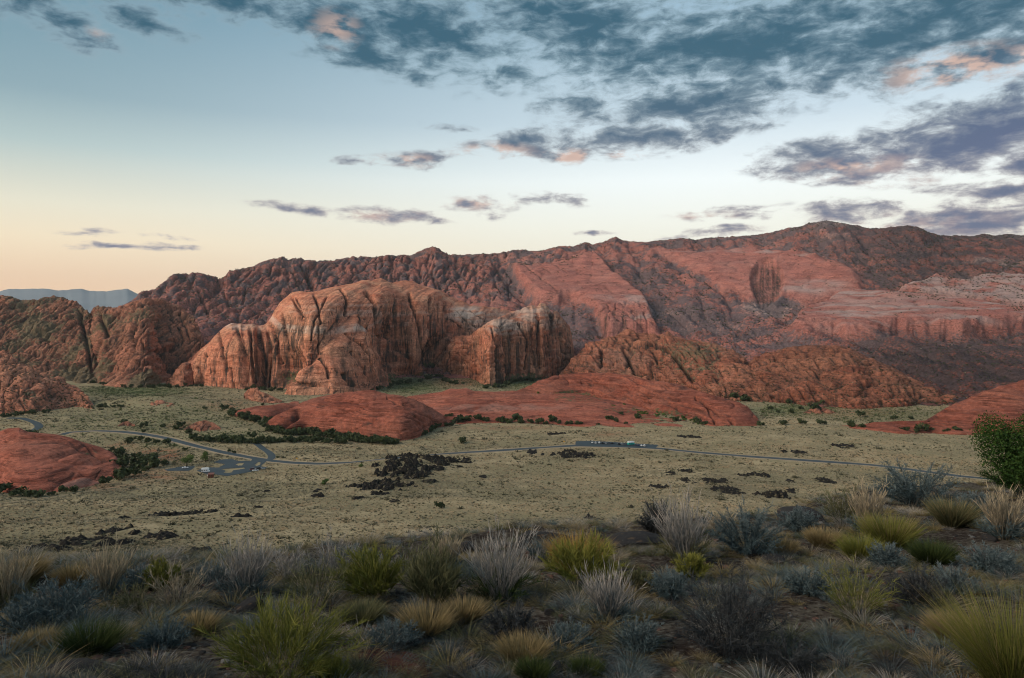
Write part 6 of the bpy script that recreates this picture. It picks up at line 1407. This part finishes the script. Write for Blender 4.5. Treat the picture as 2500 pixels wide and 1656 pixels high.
# the green tree at the right edge
def right_tree():
    X, Y, Z = hit(2516, 1222); W = 215 * Y / F; H = 215 * Y / F
    e = bpy.data.objects.new('tree', None); COL.objects.link(e); e.location = (X, Y, Z); tag(e, 'bushy bright green tree at the right edge of the picture', 'tree')
    v, f, t_ = crown(77, 20000, 30, 0.0085, 1.0)
    v = v * np.array([W * 1.25, W * 1.25, H * 1.22]) + np.array([0, 0, H * 0.05])
    me = mesh_from('crown', v, f, [PAL['green']], smooth=False); add_attr(me, 'tint', t_); obj('crown', me, e)
    st, lf = brush_parts(W * 0.95, H * 0.92, 77, 60, 6000, 1.45, 0.09, 0.40, 0.016, 0.007, up=0.1, jit=0.8, hvar=0.35)
    obj('trunk', blade_mesh('trunk', st, PAL['darktwig']), e); obj('sprigs', blade_mesh('sprigs', lf, PAL['green']), e)
right_tree()

# ------------------------------------------------------------------ foreground basalt
def basalt_mat():
    m, t, bs = new_mat('basalt')
    co = t.n('ShaderNodeTexCoord').outputs['Object']
    c = t.mix(t.noise(co, 6.0, 5.0, 0.65), (0.012, 0.012, 0.014, 1), (0.055, 0.052, 0.052, 1))
    c = t.mix(t.smooth(t.noise(co, 2.5, 3.0), 0.58, 0.72), c, (0.10, 0.07, 0.05, 1))
    t.link(c, bs.inputs['Base Color'])
    bp = t.n('ShaderNodeBump'); bp.inputs['Strength'].default_value = 0.7; bp.inputs['Distance'].default_value = 0.03
    t.link(t.noise(co, 22.0, 4.0, 0.7), bp.inputs['Height']); t.link(bp.outputs[0], bs.inputs['Normal'])
    return m
M_bas = basalt_mat()
def boulder_mesh(name, seed, mat, sub=3, facet=0.22):
    import bmesh
    bm = bmesh.new(); bmesh.ops.create_icosphere(bm, subdivisions=sub, radius=1.0)
    co = np.array([v.co[:] for v in bm.verts]); r = np.random.RandomState(seed)
    for _ in range(9):                                     # shear flat facets off
        nrm = unit(r.normal(size=3)); h = 0.55 + 0.35 * r.rand(); dd = co @ nrm; co = co - np.outer(np.maximum(dd - h, 0) * 0.9, nrm)
    co = co * (1 + 0.10 * fbm(co[:, 0] * 2 + seed, co[:, 1] * 2, co[:, 2] * 2, 3)[:, None])
    f = np.array([[v.index for v in q.verts] for q in bm.faces]); bm.free()
    return mesh_from(name, co, f, [mat], smooth=False)
BOULD = [boulder_mesh('boulder', 300 + i, M_bas) for i in range(5)]
def rock(px, py, w, h, label, k=0, rz=0.0, group=None, deep=0.8):
    X, Y, Z = hit(px, py); W = w * Y / F * 0.56; H = h * Y / F * 0.62
    o = obj('basalt_boulder', BOULD[k % 5], None, (X, Y + W * deep * 0.4, Z + H * 0.35), (0, 0, rz), (W, W * deep, H)); tag(o, label, 'rock', group)
rock(603, 1500, 70, 46, 'dark rounded basalt boulder beside the biggest rabbitbrush', 0, 0.3)
rock(1325, 1334, 130, 40, 'long black basalt ledge rock behind the bright rabbitbrush', 1, 0.2)
rock(1440, 1340, 120, 34, 'black basalt block right of the orange grass tuft', 2, 1.2)
rock(1545, 1338, 150, 36, 'flat black basalt shelf left of the tall pale brush', 3, 0.1)
rock(1132, 1352, 60, 36, 'black basalt rock left of the straw topped brush', 4, 0.7)
rock(1962, 1276, 120, 40, 'dark basalt ledge in front of the olive grey shrub', 1, 2.2)
rock(2276, 1272, 34, 16, 'small dark flat stone left of the tan topped bunchgrass', 2, 0.4)
rock(2453, 1282, 42, 36, 'dark blue grey stone under the green tree', 3, 0.9)
rock(2318, 1366, 44, 36, 'pointed black stone beside the dark green tuft', 4, 1.9)
rock(1890, 1375, 70, 20, 'low bluish stone right of the blue grey mound', 0, 1.0)
rock(1940, 1388, 46, 22, 'dark stone on the reddish bare soil', 2, 0.2)
rock(1225, 1478, 26, 26, 'small blue grey stone under the straw topped brush', 3, 0.5)
rock(1340, 1500, 28, 16, 'small flat stone on the red gritty soil, centre', 1, 0.5)
rock(330, 1618, 60, 30, 'dark stone in the lower left foreground', 2, 0.8)
rock(170, 1648, 120, 30, 'flat black slab at the lower left edge', 3, 0.0)
rock(1345, 1640, 60, 26, 'bluish slab at the bottom, right of centre', 4, 0.6)
rock(420, 1478, 80, 40, 'dark rock behind the sprawling bare stems', 0, 1.4)
rock(2010, 1305, 36, 22, 'dark stone on the pale grit left of the straw clump', 1, 1.1)
rock(2420, 1320, 36, 18, 'small stone beside the tall straw stalks', 2, 1.8)
# dark red slickrock slab at the bottom edge
def slab():
    u, v = np.meshgrid(np.linspace(-1, 1, 70), np.linspace(-1, 1, 50))
    X0, Y0, Z0 = hit(965, 1625)
    x = X0 + u * 0.52 + 0.10 * v; y = Y0 + v * 0.42 - 0.22 * u
    rr = np.sqrt(u * u + v * v * 0.9) + 0.12 * fbm(u * 1.5, v * 1.5, 0.3, 3)
    z = zground(x, y) - 0.06 + 0.11 * np.clip(1 - rr ** 2.2, -0.6, 1) + 0.012 * pn(u * 2 + v * 1.0, v * 9.0 + 2.0 * u, 0.5)
    me = mesh_from('slickrock_slab', np.stack([x, y, z], -1).reshape(-1, 3), grid_faces(*x.shape), [M_slab])
    tag(obj('slickrock_slab', me), 'dark red layered slickrock slab at the bottom edge, centre left', 'rock')
def slab_mat():
    m, t, bs = new_mat('slab_sandstone')
    co = t.n('ShaderNodeTexCoord').outputs['Object']
    b = t.noise(t.scalevec(co, (3, 14, 40)), 1.0, 4.0, 0.6, 0.4)
    t.link(t.mix(t.smooth(b, 0.38, 0.62), (0.055, 0.021, 0.014, 1), (0.105, 0.040, 0.026, 1)), bs.inputs['Base Color'])
    bp = t.n('ShaderNodeBump'); bp.inputs['Strength'].default_value = 0.6; bp.inputs['Distance'].default_value = 0.02
    t.link(b, bp.inputs['Height']); t.link(bp.outputs[0], bs.inputs['Normal']); return m
M_slab = slab_mat()
slab()

# ------------------------------------------------------------------ grass, litter and grit between the plants
def fore_scatter():
    r = np.random.RandomState(21)
    def spots(n, ymin, ymax):
        y = np.exp(r.uniform(math.log(ymin), math.log(ymax), n)); px = r.uniform(-700, 3200, n); x = y * (px - CX) / F
        return x, y
    mats = [PAL['tan'], PAL['greystraw'], PAL['olive'], PAL['bluegrey'], PAL['straw'], PAL['darktwig']]
    meshes = []
    for i, m in enumerate(mats):
        for j in range(2): meshes.append(blade_mesh('grass_tuft', bunch_parts(0.9, 1.0, 500 + i * 2 + j, 120, 0.0075, 1.0, 0.5), m))
    coll = proto_coll('grass_tuft_kind', meshes)
    x, y = spots(18000, 3.0, 34.0)
    keep = fbm(x / 1.3, y / 1.3, 4.0, 3) > -0.12; x, y = x[keep], y[keep]
    z = zground(x, y); s = np.minimum(r.lognormal(math.log(0.10), 0.38, len(x)) * np.clip(0.8 + y / 30, 0.8, 1.5), 0.24)
    kn = r.choice(6, len(x), p=[.14, .06, .24, .26, .04, .26]); kf = r.choice(6, len(x), p=[.26, .14, .22, .20, .14, .04])
    k = np.where(r.rand(len(x)) < sstep(y, 6.0, 10.0), kf, kn) * 2 + r.randint(0, 2, len(x))  # painted vignette: darker tuft colours close to the camera, paler ones further out
    scatter('dry_grass', np.c_[x, y, z - 0.01], np.c_[s * 1.3, s * 1.3, s], r.rand(len(x)) * 6.28, k, coll)
    stones = proto_coll('pebble_kind', [boulder_mesh('pebble', 400 + i, m_, 1) for i, m_ in enumerate([M_bas, plain_mat('red_grit', (0.085, 0.045, 0.036), 0.95, 0.3, 20), plain_mat('grey_grit', (0.11, 0.11, 0.11), 0.95, 0.3, 20)])])
    x, y = spots(10000, 2.8, 30.0); z = zground(x, y); s = np.minimum(r.lognormal(math.log(0.020), 0.6, len(x)), 0.055)
    scatter('gravel', np.c_[x, y, z], np.c_[s, s, s * 0.7], r.rand(len(x)) * 6.28, r.choice(3, len(x), p=[.5, .3, .2]), stones)
fore_scatter()
# ------------------------------------------------------------------ haze
def build_haze():
    v = [(x, y, z) for x in (-11000, 11000) for y in (-400, 13500) for z in (-40, 1000)]
    f = [(0, 1, 3, 2), (4, 6, 7, 5), (0, 4, 5, 1), (2, 3, 7, 6), (0, 2, 6, 4), (1, 5, 7, 3)]
    m = bpy.data.materials.new('haze'); m.use_nodes = True; t = NT(m.node_tree)
    out = t.n('ShaderNodeOutputMaterial'); pv = t.n('ShaderNodeVolumePrincipled')
    pv.inputs['Color'].default_value = (0.92, 0.96, 1.0, 1); pv.inputs['Density'].default_value = 2.0e-5; pv.inputs['Anisotropy'].default_value = 0.2
    t.link(pv.outputs[0], out.inputs['Volume'])
    tag(obj('haze', mesh_from('haze', v, f, [m], smooth=False)), kind='stuff')
build_haze()
